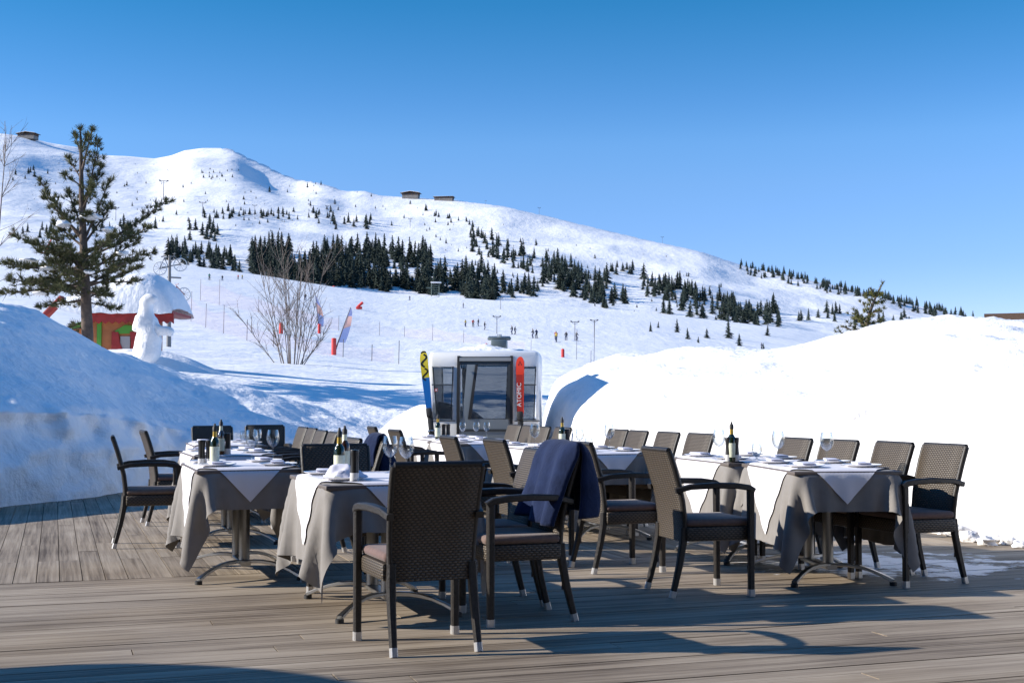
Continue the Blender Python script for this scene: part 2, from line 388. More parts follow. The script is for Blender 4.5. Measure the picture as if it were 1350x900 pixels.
# hollow and low drift behind the left bank
t = np.linspace(0, 1, 24)[:, None]
for nm, cx, cy, rx, ry, h in (('snow_hump', -9.6, 34.5, 2.4, 1.6, .55),):
    dx = cx + rx*t*np.cos(a); dy = cy + ry*t*np.sin(a)
    gz = np.array([[ground_z(x, y) for x, y in zip(r1, r2)] for r1, r2 in zip(dx, dy)])
    dz = gz + h*(1-t**2) - .1 + .15*fbm(dx*1.3, dy*1.3)*(1-t)
    tag(link(nm, grid_mesh(nm, np.stack([dx, dy, dz], -1), M_snow)), kind='structure')
M_chunk = snow_mat('chunk_snow', 6., 30., .03)
for i, (px, py, r) in enumerate([(1276, 712, .10), (1296, 717, .085), (1313, 712, .06), (1326, 716, .07), (1340, 720, .06), (1262, 706, .12), (1246, 703, .08), (1303, 708, .05)]):
    Y = CAMZ*F/(py-HZ); b = MB(); r *= .8; b.ball((0, 0, r*.4), (r*1.25, r, r*.75), lump=.3, seg=12, rings=8)
    o = b.build('snow_chunk', M_chunk, None, 60, ((px-675)/F*Y, Y, 0))
    tag(o, 'loose lump of snow lying on the deck at the foot of the right bank', 'snow lump', 'loose snow lumps by the right bank')

# ------------------------------------------------------------------ wooden deck
def deck_mat():
    m = bpy.data.materials.new('weathered_deck'); m.use_nodes = True
    n, l = nt(m); b = n['Principled BSDF']; b.inputs['Specular IOR Level'].default_value = .35
    at = n.new('ShaderNodeAttribute'); at.attribute_name = 'tint'
    uvn = n.new('ShaderNodeUVMap'); uvn.uv_map = 'UVMap'
    mp = n.new('ShaderNodeMapping'); mp.inputs['Scale'].default_value = (1.1, 46, 1); l.new(uvn.outputs[0], mp.inputs['Vector'])
    g = n.new('ShaderNodeTexNoise'); g.inputs['Scale'].default_value = 1.; g.inputs['Detail'].default_value = 8; g.inputs['Roughness'].default_value = .65
    l.new(mp.outputs[0], g.inputs['Vector'])
    tc = n.new('ShaderNodeTexCoord')
    big = n.new('ShaderNodeTexNoise'); big.inputs['Scale'].default_value = .9; big.inputs['Detail'].default_value = 7; l.new(tc.outputs['Object'], big.inputs['Vector'])
    def M(op, a, c=None, d=None):
        q = n.new('ShaderNodeMath'); q.operation = op
        for i, v in enumerate((a, c, d)):
            if v is None: continue
            if isinstance(v, (int, float)): q.inputs[i].default_value = v
            else: l.new(v, q.inputs[i])
        return q.outputs[0]
    mp2 = n.new('ShaderNodeMapping'); mp2.inputs['Scale'].default_value = (.5, 13, 1); l.new(uvn.outputs[0], mp2.inputs['Vector'])
    g2 = n.new('ShaderNodeTexNoise'); g2.inputs['Scale'].default_value = 1.; g2.inputs['Detail'].default_value = 6; l.new(mp2.outputs[0], g2.inputs['Vector'])
    f = M('ADD', M('ADD', M('MULTIPLY', M('SUBTRACT', g2.outputs['Fac'], .5), .6), M('MULTIPLY', at.outputs['Fac'], .16)), M('MULTIPLY', g.outputs['Fac'], .86))
    f = M('ADD', f, M('MULTIPLY', M('SUBTRACT', big.outputs['Fac'], .5), .5))
    r = n.new('ShaderNodeValToRGB'); e = r.color_ramp.elements
    e[0].position = .26; e[0].color = (.094, .068, .046, 1); e[1].position = .80; e[1].color = (.46, .382, .292, 1)
    x = e.new(.5); x.color = (.272, .218, .160, 1)
    l.new(f, r.inputs['Fac'])
    # yellowish worn patches
    w2 = n.new('ShaderNodeTexNoise'); w2.inputs['Scale'].default_value = .55; w2.inputs['Detail'].default_value = 5
    mo = n.new('ShaderNodeMapping'); mo.inputs['Location'].default_value = (3.1, 7.7, 0); l.new(tc.outputs['Object'], mo.inputs['Vector']); l.new(mo.outputs[0], w2.inputs['Vector'])
    st = M('MULTIPLY', M('SMOOTH_MIN', 1., M('MAXIMUM', M('MULTIPLY', M('SUBTRACT', w2.outputs['Fac'], .52), 4.), 0.), .1), .5)
    mx = n.new('ShaderNodeMix'); mx.data_type = 'RGBA'; mx.inputs[7].default_value = (.27, .19, .10, 1)
    l.new(st, mx.inputs[0]); l.new(r.outputs[0], mx.inputs[6])
    # thin melting snow and ice left on the boards under the right-hand table
    sp = n.new('ShaderNodeSeparateXYZ'); l.new(tc.outputs['Object'], sp.inputs[0])
    dx = M('DIVIDE', M('SUBTRACT', sp.outputs['X'], 2.75), 1.15); dy = M('DIVIDE', M('SUBTRACT', sp.outputs['Y'], 9.75), .85)
    rad = M('ADD', M('MULTIPLY', dx, dx), M('MULTIPLY', dy, dy))
    ice = n.new('ShaderNodeTexNoise'); ice.inputs['Scale'].default_value = 3.2; ice.inputs['Detail'].default_value = 9; ice.inputs['Roughness'].default_value = .68
    l.new(tc.outputs['Object'], ice.inputs['Vector'])
    mk = M('MULTIPLY', M('SUBTRACT', M('ADD', ice.outputs['Fac'], M('MULTIPLY', g.outputs['Fac'], .15)), M('ADD', .47, M('MULTIPLY', rad, .16))), 14.)
    mk = M('MINIMUM', M('MAXIMUM', mk, 0.), .85)
    m2 = n.new('ShaderNodeMix'); m2.data_type = 'RGBA'; m2.inputs[7].default_value = (.74, .75, .76, 1)
    l.new(mk, m2.inputs[0]); l.new(mx.outputs[2], m2.inputs[6]); l.new(m2.outputs[2], b.inputs['Base Color'])
    rr = M('SUBTRACT', .78, M('MULTIPLY', mk, .35)); l.new(rr, b.inputs['Roughness'])
    bp = n.new('ShaderNodeBump'); bp.inputs['Strength'].default_value = .5; bp.inputs['Distance'].default_value = .004
    l.new(g.outputs['Fac'], bp.inputs['Height']); l.new(bp.outputs['Normal'], b.inputs['Normal'])
    return m
def build_deck():
    vs, fs, uvs, tint = [], [], [], []
    W, GAP = .146, .0055
    def board(corner, along, across, L, wd):
        c = Vector(corner); a = Vector(along); x = Vector(across); o = len(vs)
        dz = random.uniform(-.0015, .0015)
        p = [c, c+a*L, c+a*L+x*wd, c+x*wd]
        for q in p: vs.append((q.x, q.y, dz))
        for q in p: vs.append((q.x, q.y, -.03))
        t = random.random(); ox, oy = random.uniform(0, 50), random.uniform(0, 50)
        quv = [(ox, oy), (ox+L, oy), (ox+L, oy+wd), (ox, oy+wd)]
        for f in ((0, 1, 2, 3), (0, 4, 5, 1), (1, 5, 6, 2), (2, 6, 7, 3), (3, 7, 4, 0)):
            fs.append(tuple(o+i for i in f)); tint.append(t); uvs.extend(quv[i % 4] for i in f)
    U = Vector((UX, UY, 0)); V = Vector((VX, VY, 0)); SEAM = 9.3
    u = SEAM - W
    while u > -4:                                    # near field: boards lie along v
        v = -11 - random.uniform(0, 3)
        while v < 12:
            L = random.choice((6., 7.2, 8.4)); board(uv(u, v), V, U, L-GAP, W-GAP); v += L
        u -= W
    v = -9.
    while v < 10:                                    # far field: boards lie along u
        u = SEAM + .004; first = random.choice((1.2, 1.8, 2.4, 3.0))
        while u < 19.6:
            L = first if first else random.choice((2.4, 3.0, 3.6)); first = None
            board(uv(u, v), U, V, L-GAP, W-GAP); u += L
        v += W
    me = bpy.data.meshes.new('deck'); me.from_pydata(vs, [], fs)
    me.uv_layers.new(name='UVMap').data.foreach_set('uv', np.array(uvs, np.float32).ravel())
    at = me.attributes.new('tint', 'FLOAT', 'FACE'); at.data.foreach_set('value', np.array(tint, np.float32))
    me.materials.append(deck_mat()); me.update()
    o = tag(link('deck', me), kind='structure')
    b = MB(); c = [uv(-5, -13), uv(-5, 13), uv(20, 13), uv(20, -13)]
    b.add([(q.x, q.y, -.05) for q in c], [(0, 1, 2, 3)])
    tag(b.build('deck_underside', mat('deck_dark', (.02, .017, .014), .9), None, 0), kind='structure')
build_deck()
# ------------------------------------------------------------------ tables under cloths
M_grey = mat('grey_linen', (.222, .208, .196), .85, spec=.2, var=(14, .06), bump=(7, .45, .012), sheen=.08)
M_white = mat('white_linen', (.74, .72, .76), .8, spec=.2, bump=(6, .35, .010), sheen=.05)
M_steel = mat('brushed_steel', (.50, .50, .49), .32, metal=1.0, bump=(60, .1, .002))
M_col = mat('table_column_steel', (.34, .34, .33), .42, metal=.9)
M_black = mat('dark_rubber', (.02, .02, .02), .6)
TT = .742; HL = .575                                    # table-top height, half length
def drape(hw, half_s, half_t, n=51):
    """a square cloth let fall over the table top (position-based cloth)"""
    s = np.linspace(-half_s, half_s, n); t = np.linspace(-half_t, half_t, n)
    S, T = np.meshgrid(s, t, indexing='ij')
    p = np.stack([S, T, np.full_like(S, TT+.004)], -1)
    p[..., 2] += .012*fbm(S*5+hw*7, T*5, 3) * ((abs(S) > hw) | (abs(T) > HL))
    q = p.copy(); e = .003
    r0 = 2*half_s/(n-1); r1 = 2*half_t/(n-1); rd = math.hypot(r0, r1)
    def con(a, b, rest, k):
        d = p[b]-p[a]; L = np.linalg.norm(d, axis=-1, keepdims=True)
        c = d*((L-rest)/np.maximum(L, 1e-6))*.5*k; p[a] += c; p[b] -= c
    sl = lambda i, j: (slice(*i), slice(*j))
    sets = []
    for off in (0, 1):
        m = (n-1-off)//2*2
        sets.append((sl((off, off+m, 2), (None,)), sl((off+1, off+1+m, 2), (None,)), r0, 1.))
        sets.append((sl((None,), (off, off+m, 2)), sl((None,), (off+1, off+1+m, 2)), r1, 1.))
    full = [(sl((0, n-1), (0, n-1)), sl((1, n), (1, n)), rd, .25), (sl((1, n), (0, n-1)), sl((0, n-1), (1, n)), rd, .25),
            (sl((0, n-2), (None,)), sl((2, n), (None,)), 2*r0, .12), (sl((None,), (0, n-2)), sl((None,), (2, n)), 2*r1, .12)]
    for it in range(330):
        v = (p-q)*.965; v[..., 2] -= 9.8*.012**2; q = p.copy(); p += np.clip(v, -.03, .03)
        for k in range(7):
            for c in sets: con(*c)
            for c in full: con(*c)
            ins = (p[..., 2] < TT+e) & (abs(p[..., 0]) < hw+e) & (abs(p[..., 1]) < HL+e)
            dz = TT+e-p[..., 2]; dx = hw+e-abs(p[..., 0]); dy = HL+e-abs(p[..., 1])
            top = ins & (dz <= np.minimum(dx, dy)); sx_ = ins & ~top & (dx <= dy); sy_ = ins & ~top & ~sx_
            p[..., 2] = np.where(top, TT+e, p[..., 2])
            for ax in (0, 1): p[..., ax] = np.where(top, q[..., ax], p[..., ax])
            p[..., 0] = np.where(sx_, np.sign(p[..., 0])*(hw+e), p[..., 0])
            p[..., 1] = np.where(sy_, np.sign(p[..., 1])*(HL+e), p[..., 1])
            p[..., 2] = np.maximum(p[..., 2], .03)
    return S, T, p, s, t
def cloth_meshes(hw, hs, ht, seed):
    S, T, p, s, t = drape(hw, hs, ht)
    n = len(s)
    for q_ in range(1):
        c_ = p.copy(); c_[1:-1, 1:-1] = .5*p[1:-1, 1:-1] + .125*(p[:-2, 1:-1]+p[2:, 1:-1]+p[1:-1, :-2]+p[1:-1, 2:]); c_[..., 2] = np.where(p[..., 2] > TT, np.maximum(c_[..., 2], TT+.001), c_[..., 2]); p = c_
    me = grid_mesh('tablecloth', p, M_grey)
    # white square laid corner-wise: the same drape cut along a diamond, a few millimetres above
    du = np.gradient(p, axis=0); dv = np.gradient(p, axis=1); N = np.cross(du, dv); N /= np.linalg.norm(N, axis=-1, keepdims=True)+1e-9
    half = .757; k = 61; g = np.linspace(-half, half, k)
    a, b = np.meshgrid(g, g, indexing='ij'); ss = (a-b)/2 - .02; tt_ = (a+b)/2 - .01
    def samp(arr):
        fi = np.clip((ss+hs)/(2*hs)*(n-1), 0, n-1.001); fj = np.clip((tt_+ht)/(2*ht)*(n-1), 0, n-1.001)
        i = fi.astype(int); j = fj.astype(int); x = (fi-i)[..., None]; y = (fj-j)[..., None]
        return (arr[i, j]*(1-x)+arr[i+1, j]*x)*(1-y) + (arr[i, j+1]*(1-x)+arr[i+1, j+1]*x)*y
    for q_ in range(3): N = smooth(smooth(N, 5, 0), 5, 1)
    N /= np.linalg.norm(N, axis=-1, keepdims=True)+1e-9
    top = samp(p) + samp(N)*.009
    return me, grid_mesh('white_topper', top, M_white)
CL_N = cloth_meshes(.36, .83, .815, 1); CL_W = cloth_meshes(.43, .87, .815, 2)

def table_base(parent):
    b = MB()
    b.bar([(0, -.26, .095), (0, .26, .095)], .07, .03); b.build('hub', M_steel, parent)
    for y in (-.185, .185):
        b = MB(); b.tube([(0, y, .10), (0, y, .69)], .036, 18); b.build('column', M_col, parent)
    for sx_, sy_ in ((1, 1), (-1, 1), (1, -1), (-1, -1)):
        b = MB(); pts = []
        for q in np.linspace(0, 1, 7):
            pts.append((sx_*.33*q, sy_*(.22+.25*q**1.3), .105 + .015*math.sin(q*math.pi) - .075*q**2.2))
        b.bar(pts, [.042, .040, .037, .034, .032, .031, .04], [.024, .024, .023, .022, .020, .020, .024]); lg = b.build('foot', M_steel, parent)
        b = MB(); b.lathe([(.024, 0), (.024, .022), (.018, .026)], (sx_*.33, sy_*.47, 0), 12); b.build('foot_glide', M_black, lg)
    b = MB(); b.box((0, 0, .70), (.5, .8, .02), bev=.004); b.build('frame', M_black, parent)
TABLES = {}
def make_table(key, u, v, rot, wide, tl, cl, wl):
    hw = .43 if wide else .36
    loc = uv(u, v)
    t = empty('dining_table', loc, A0+R(rot), tl, 'table', 'dining tables on the terrace')
    table_base(t)
    b = MB(); b.box((0, 0, TT-.014), (2*hw-.004, 2*HL-.004, .026), bev=.006); b.build('tabletop', mat('tabletop_laminate', (.12, .1, .09), .5), t)
    c = CL_W if wide else CL_N
    o = link('tablecloth', c[0], None, loc, A0+R(rot)); tag(o, cl, 'tablecloth', 'grey tablecloths')
    o = link('white_overlay_cloth', c[1], None, loc, A0+R(rot)); tag(o, wl, 'cloth', 'white overlay cloths')
    TABLES[key] = (Vector(loc), A0+R(rot), hw)
    return t
TD = {  # how each table is told apart
 'F': 'the front table behind the black chair',
 'L1': 'the foremost table of the left row',
 'L2': 'the middle table of the left row',
 'L3': 'the last table of the left row',
 'R': 'the foremost table of the right row',
 'R2': 'the second table of the right row',
 'C': 'the third table of the right row',
 'C2': 'the fourth table of the right row',
 'D': 'the fifth table of the right row',
 'E': 'the last table before the gondola cabin'}
for k_, u, v, rot, wide in [('F', 7.545, 1.79, 0, 1), ('L1', 9.325, 1.23, 0, 0), ('L2', 11.575, 1.42, 1, 0), ('L3', 13.98, 1.68, -1, 0),
                            ('C', 10.885, 4.50, 0, 0), ('C2', 12.08, 4.50, 1, 0), ('D', 13.72, 4.28, 0, 0), ('E', 14.9, 4.40, 0, 0)]:
    d = TD[k_]
    make_table(k_, u, v, rot, wide, 'steel-footed table, %s' % d, 'grey linen cloth on %s' % d, 'white corner-wise overlay cloth on %s' % d)
for k_, c, rot in [('R', (2.075, 9.05), -12), ('R2', (1.755, 10.23), -4)]:
    d = TD[k_]; uu, vv_ = touv(c)
    make_table(k_, uu, vv_, rot, 0, 'steel-footed table, %s' % d, 'grey linen cloth on %s' % d, 'white corner-wise overlay cloth on %s' % d)

# ------------------------------------------------------------------ chairs
M_wick = wicker('rattan_weave', (.009, .0075, .006), (.108, .080, .052))
M_frame = mat('rattan_frame', (.016, .013, .011), .5, bump=(90, .5, .003), var=(70, .5))
M_cush = mat('seat_cushion_fabric', (.17, .122, .10), .85, spec=.2, bump=(120, .3, .003), var=(30, .1), sheen=.2)
M_cap = mat('foot_cap_metal', (.62, .61, .60), .35, metal=.6)
vary(M_cush, .12)
M_tie = mat('cushion_tie_fabric', (.12, .09, .075), .9)
BACK = [(-.198, .335), (-.196, .40), (-.198, .47), (-.212, .58), (-.236, .68), (-.265, .78), (-.292, .86), (-.302, .885)]
def chair_parts(root):
    b = MB()
    hwid = [.205, .206, .209, .213, .217, .220, .221, .219]
    b.sweep([(0, y, z) for y, z in BACK], lambda i: [(x*(hwid[i]-dx_), yy) for x, dx_, yy in
        [(1, .012, -.017), (1, 0, -.006), (1, 0, .006), (1, .012, .017), (.5, 0, .019), (0, 0, .019), (-.5, 0, .019), (-1, .012, .017), (-1, 0, .006), (-1, 0, -.006), (-1, .012, -.017), (-.5, 0, -.017), (0, 0, -.017), (.5, 0, -.017)]], True, 0, up=(0, 1, 0))
    bk = b.build('backrest', M_wick, root, 50)
    b = MB()
    for s in (-1, 1): b.tube([(s*(hwid[i]-.004), y, z) for i, (y, z) in enumerate(BACK)], .0185, 8)
    b.tube([(-.215, BACK[-1][0], BACK[-1][1]+.004), (.215, BACK[-1][0], BACK[-1][1]+.004)], .017, 8)
    b.build('back_frame', M_frame, bk, 50)
    b = MB(); b.box((0, .02, .382), (.485, .43, .088), bev=.018); b.build('seat', M_wick, root, 40)
    b = MB(); b.box((0, .022, .449), (.465, .43, .048), bev=.021); b.build('cushion', M_cush, root, 50)
    for s in (-1, 1):
        b = MB(); b.tube([(s*.165, -.19, .44), (s*.19, -.215, .40), (s*.193, -.222, .30), (s*.188, -.218, .20+.03*s)], .006, 5); b.build('cushion_tie', M_tie, root)
        b = MB(); b.bar([(s*.200, -.202, .42), (s*.203, -.208, .33), (s*.206, -.232, .20), (s*.208, -.262, .08), (s*.209, -.281, .012)], [.042, .042, .038, .034, .031], [.042, .042, .038, .034, .031], up=(1, 0, 0))
        lg = b.build('leg', M_frame, root); b = MB()
        b.bar([(s*.2085, -.273, .042), (s*.209, -.283, 0)], .0355, .0355, up=(1, 0, 0)); b.build('foot_cap', M_cap, lg)
        b = MB(); b.bar([(s*.256, .215, .012), (s*.256, .215, .642)], [.036, .041], [.036, .041], up=(1, 0, 0)); lg = b.build('leg', M_frame, root)
        b = MB(); b.bar([(s*.256, .215, 0), (s*.256, .215, .043)], .0405, .0405, up=(1, 0, 0)); b.build('foot_cap', M_cap, lg)
        b = MB(); b.bar([(s*.222, -.262, .645), (s*.236, -.17, .668), (s*.252, -.02, .676), (s*.258, .12, .672), (s*.257, .20, .660), (s*.256, .236, .640)], [.040, .044, .048, .05, .048, .044], [.032, .034, .036, .036, .036, .034], up=(0, 0, 1))
        b.build('armrest', M_frame, root)
proto = None
FACE = {'+u': 0., '-u': 180., '+v': -90., '-v': 90.}
def chair(u, v, face, label, turn=0., xy=None):
    global proto
    loc = Vector((xy[0], xy[1], 0)) if xy else uv(u, v); rz = A0 + R(FACE[face]+turn)
    if proto is None:
        proto = empty('armchair', loc, rz, label, 'chair', 'rattan armchairs on the terrace'); chair_parts(proto); return proto
    c = copy_tree(proto); c.location = loc; c.rotation_euler.z = rz; c['label'] = label
    return c
chair(6.33, 1.66, '+u', 'big black rattan armchair in the foreground seen squarely from behind', 2, (-.455, 6.56))
C2c = chair(6.95, 2.40, '-v', 'dark armchair with a navy blanket hung over its back, right of the front table')
chair(7.50, 2.43, '-v', 'light-lit armchair next behind the one with the big navy blanket', -3)
chair(8.46, 1.77, '-u', 'dark armchair at the far end of the front table behind the wine bottle')
chair(7.51, 3.84, '+v', 'sunlit brown armchair seen from behind, drawn up left of the foremost right-hand table', -4)
chair(8.70, 3.80, '+v', 'armchair with hanging cushion ties just left of the sunlit brown one', 0)
chair(9.50, 3.43, '+v', 'sunlit armchair tilted away behind the light-lit chair beside the blanket', 2)
chair(10.38, 3.33, '+v', 'sunlit armchair back rising left of the white tables, second one back from the blanket chair', 0)
chair(12.95, 3.52, '+v', 'small far armchair back before the white heap, right one of the two there', 1)
chair(14.55, 3.66, '+v', 'small far armchair back before the white heap, left one of the two there', -2)
RL = ['rightmost armchair of all, standing clear at the right-hand table end', 'second armchair from the right in the long row under the right bank', 'third armchair from the right in the long row under the right bank', 'fourth armchair from the right in the long row under the right bank',
      'armchair behind the lone wine glass, fifth from the right in its row', 'armchair sixth from the right in the row under the right bank', 'armchair seventh from the right in the row, right one of a touching pair', 'armchair eighth from the right in the row, left one of a touching pair',
      'distant armchair behind the small bottle right of the red ski', 'distant armchair behind the pair of wine glasses right of the red ski', 'distant armchair second right of the red ski foot', 'distant armchair just at the foot of the red ski']
for i, (u, v, tn) in enumerate([(7.50, 5.36, 1), (7.98, 5.29, -2), (8.52, 5.21, 2), (9.06, 5.16, -1), (10.55, 5.10, 2), (11.15, 5.07, 0), (11.78, 5.05, -2), (12.32, 5.08, 1), (13.45, 4.92, 0), (13.98, 4.88, 2), (14.55, 4.92, -2), (15.12, 4.95, 1)]):
    chair(u, v, '-v', RL[i], tn)
LR = ['armchair with a bunched navy blanket on its back, right of the left row', 'armchair next behind the bunched navy blanket, right side of the left row', 'third armchair from the front on the right side of the left row', 'fourth armchair from the front on the right side of the left row', 'front one of the two far armchairs standing close together on the left row', 'rear one of the two far armchairs standing close together on the left row']
LRc = []
for i, (u, v, tn) in enumerate([(9.5, 1.93, 0), (10.15, 1.90, 1), (12.2, 2.15, -2), (12.85, 2.17, 1), (13.95, 2.28, 0), (14.5, 2.28, 2)]): LRc.append(chair(u, v, '-v', LR[i], tn))
chair(11.42, .76, '+v', 'leftmost armchair, seen from the side with arms towards the left row', -2)
chair(13.35, 1.12, '+v', 'second armchair from the left, behind the leftmost one', 3)
chair(15.2, 1.72, '-u', 'far black armchair at the end of the left row, left one of two', 2)
chair(15.55, 2.34, '-u', 'far black armchair at the end of the left row, right one of two', -4)

# ------------------------------------------------------------------ blankets over chair backs
M_blank = mat('navy_fleece', (.012, .021, .060), .95, spec=.1, bump=(40, .5, .01), var=(9, .25), sheen=.12)
def blanket(ch, prof, w0, w1, seed, label):
    n, k = 44, 36; pr = catmull([(y, z, 0) for y, z in prof], n); out = np.zeros((n, k, 3))
    for i in range(n):
        f = abs(i/(n-1)*2-1)
        for j in range(k):
            x = (j/(k-1)-.5); hw = w0+(w1-w0)*f**1.4
            y, z = pr[i][0], pr[i][1]
            e2 = max(0., (abs(x)*2-.72)/.28)**1.5; y += (float(np.interp(z, [b_[1] for b_ in BACK], [b_[0] for b_ in BACK]))-y)*.75*e2
            wob = .028*f*math.sin(x*17+seed+f*2) + .03*float(vnoise(x*5+seed, i*.13))
            sgn = -1 if i > n/2 else 1
            out[i, j] = (x*2*hw, y + wob*sgn + .01, z + .03*float(vnoise(x*3+seed*2, i*.05))*f + .012*math.cos(x*3))
    me = grid_mesh('blanket', out, M_blank)
    pass
    o = link('blanket', me, None, ch.location.copy(), ch.rotation_euler.z); tag(o, label, 'blanket'); md = o.modifiers.new('thick', 'SOLIDIFY'); md.thickness = .018; md.offset = 0; return o
blanket(C2c, [(-.105, .53), (-.145, .64), (-.19, .77), (-.23, .88), (-.275, .945), (-.325, .95), (-.37, .90), (-.400, .79), (-.420, .67), (-.435, .55)], .240, .275, 1.3, 'navy fleece blanket draped over the armchair back beside the front table')
blanket(LRc[0], [(-.16, .70), (-.20, .80), (-.25, .89), (-.29, .935), (-.34, .93), (-.375, .86), (-.40, .74), (-.42, .62)], .15, .19, 4.1, 'bunched navy blanket on the chair back behind the wine glasses of the front table')

# ------------------------------------------------------------------ things on the tables
def glass_mat():
    m = bpy.data.materials.new('clear_glass'); m.use_nodes = True
    n, l = nt(m); n.remove(n['Principled BSDF'])
    g = n.new('ShaderNodeBsdfGlossy'); g.inputs['Roughness'].default_value = .03
    t = n.new('ShaderNodeBsdfTransparent'); t.inputs['Color'].default_value = (.93, .945, .95, 1)
    fr = n.new('ShaderNodeLayerWeight'); fr.inputs['Blend'].default_value = .32
    mu = n.new('ShaderNodeMath'); mu.operation = 'MULTIPLY_ADD'; mu.inputs[1].default_value = .75; mu.inputs[2].default_value = .03; mu.use_clamp = True
    mx = n.new('ShaderNodeMixShader'); l.new(fr.outputs['Facing'], mu.inputs[0]); l.new(mu.outputs[0], mx.inputs[0])
    l.new(t.outputs[0], mx.inputs[1]); l.new(g.outputs[0], mx.inputs[2]); l.new(mx.outputs[0], n['Material Output'].inputs[0])
    return m
M_glass = glass_mat()
M_dkglass = mat('dark_green_glass', (.012, .022, .010), .08, spec=.8)
M_vin = mat('vinegar_brown_glass', (.05, .018, .010), .08, spec=.8)
M_lab = mat('bottle_label_paper', (.66, .68, .52), .7, var=(60, .1))
M_gold = mat('gold_foil', (.45, .30, .06), .35, metal=.6)
M_mill = mat('mill_black_wood', (.018, .017, .017), .35)
M_acr = mat('mill_clear_base', (.62, .62, .62), .15, spec=.6)
M_china = mat('white_china', (.80, .80, .79), .2)
M_cutl = mat('cutlery_steel', (.6, .6, .6), .2, metal=1.)
ZT = TT + .010
def wine_glass_mesh(r, h, stem):
    b = MB(); bh = h-stem
    prof = [(.036, 0), (.036, .002), (.012, .006), (.0045, .016), (.004, stem*.6), (.006, stem), (r*.55, stem+bh*.10), (r*.88, stem+bh*.27), (r, stem+bh*.48), (r*.95, stem+bh*.75), (r*.80, h),
            (r*.80-.002, h), (r*.95-.002, stem+bh*.75), (r-.002, stem+bh*.48), (r*.88-.002, stem+bh*.28), (r*.5, stem+bh*.12), (.001, stem+.004)]
    b.lathe(prof, k=24); return b.mesh('wine_glass', M_glass, 50)
G_BIG = wine_glass_mesh(.047, .225, .095); G_MED = wine_glass_mesh(.039, .19, .085); G_SM = wine_glass_mesh(.040, .12, .015)
def plate_mesh():
    b = MB(); b.lathe([(.0, .006), (.07, .006), (.082, .009), (.125, .018), (.128, .020), (.125, .016), (.08, .004), (.07, 0), (0, 0)], k=36); return b.mesh('plate', M_china, 50)
def napkin_mesh(sd):
    random.seed(sd); b = MB()
    for k_, (dx, w_, h_) in enumerate([(0, .19, .006), (.006, .18, .006), (-.004, .186, .005)]):
        b.box((dx, .004*k_, .022+.0065*k_), (w_, .095-.004*k_, h_), Matrix.Rotation(R(random.uniform(-3, 3)), 3, 'Z'), bev=.0045)
    return b.mesh('napkin', mat('napkin_linen', (.66, .66, .76), .85, bump=(120, .2, .002)), 60)
def crumpled_mesh():
    n, k = 18, 18; x, y = np.meshgrid(np.linspace(-.11, .11, n), np.linspace(-.10, .10, k), indexing='ij')
    z = .02 + np.maximum(0, .05*(1-(x/.11)**2)*(1-(y/.10)**2) + .055*fbm(x*16, y*16, 3))
    me = grid_mesh('napkin', np.stack([x + .02*fbm(x*20+3, y*20), y+.02*fbm(x*20, y*20+5), z], -1), MATS['napkin_linen']); return me
def fork_mesh():
    b = MB(); b.bar([(0, -.09, .004), (0, -.03, .005), (0, .03, .007), (0, .05, .006)], [.012, .008, .006, .016], .0025)
    for x in (-.0075, -.0025, .0025, .0075): b.bar([(x, .048, .006), (x, .075, .006), (x, .098, .010)], .0028, .002)
    return b.mesh('fork', M_cutl)
def knife_mesh():
    b = MB(); b.bar([(0, -.11, .005), (0, -.02, .005)], [.010, .014], .006); b.bar([(0, -.022, .005), (.002, .06, .005), (0, .11, .005)], [.014, .019, .004], .0016)
    return b.mesh('knife', M_cutl)
PLATE, NAP, NAP2, CRUM, FORK, KNIFE = plate_mesh(), napkin_mesh(3), napkin_mesh(8), crumpled_mesh(), fork_mesh(), knife_mesh()
random.seed(11)
def put(name, me, key, x, y, label, cat, group, rz=0., dz=0.):
    L, a, hw = TABLES[key]; ca, sa = math.cos(a), math.sin(a)
    o = link(name, me, None, (L.x+ca*x-sa*y, L.y+sa*x+ca*y, ZT+dz), a+rz); return tag(o, label, cat, group)
def loc_on(key, px, py):
    """table coordinates of a base seen at this pixel"""
    Y = (CAMZ-ZT)*F/(py-HZ); X = (px-675)/F*Y; L, a, hw = TABLES[key]; d = Vector((X-L.x, Y-L.y)); ca, sa = math.cos(a), math.sin(a)
    x, y = ca*d.x+sa*d.y, -sa*d.x+ca*d.y
    return max(-hw+.05, min(hw-.05, x)), max(-HL+.05, min(HL-.05, y))
SEATS = [(-1, -1, 'at its near left place'), (1, -1, 'at its near right place'), (-1, 1, 'at its far left place'), (1, 1, 'at its far right place')]
for key in TABLES:
    hw = TABLES[key][2]; d = TD[key]
    for sx_, sy_, ph in SEATS:
        x, y = sx_*(hw-.165), sy_*.29
        jx, jy = random.uniform(-.015, .015), random.uniform(-.02, .02)
        put('plate', PLATE, key, x+jx, y+jy, 'white plate %s of %s' % (ph[3:], d), 'plate', 'plates set on the tables')
        if key == 'F' and (sx_, sy_) == (-1, -1):
            put('napkin', CRUM, key, x+jx, y+jy, 'crumpled white napkin on the near left plate of the front table', 'napkin', 'napkins on the plates')
        else:
            put('napkin', random.choice((NAP, NAP2)), key, x+jx, y+jy, 'napkin on the %s plate of %s' % (ph[7:-6], d), 'napkin', 'napkins on the plates', math.pi/2+random.uniform(-.25, .25), -.004)
        if key in ('F', 'R', 'R2', 'L1', 'C'):
            put('fork', FORK, key, x+jx, y+.165, 'steel fork beside the %s plate of %s' % (ph[7:-6], d), 'fork', 'forks on the tables', -sx_*math.pi/2*-1)
            put('knife', KNIFE, key, x+jx, y-.165, 'steel knife beside the %s plate of %s' % (ph[7:-6], d), 'knife', 'knives on the tables', sx_*math.pi/2)
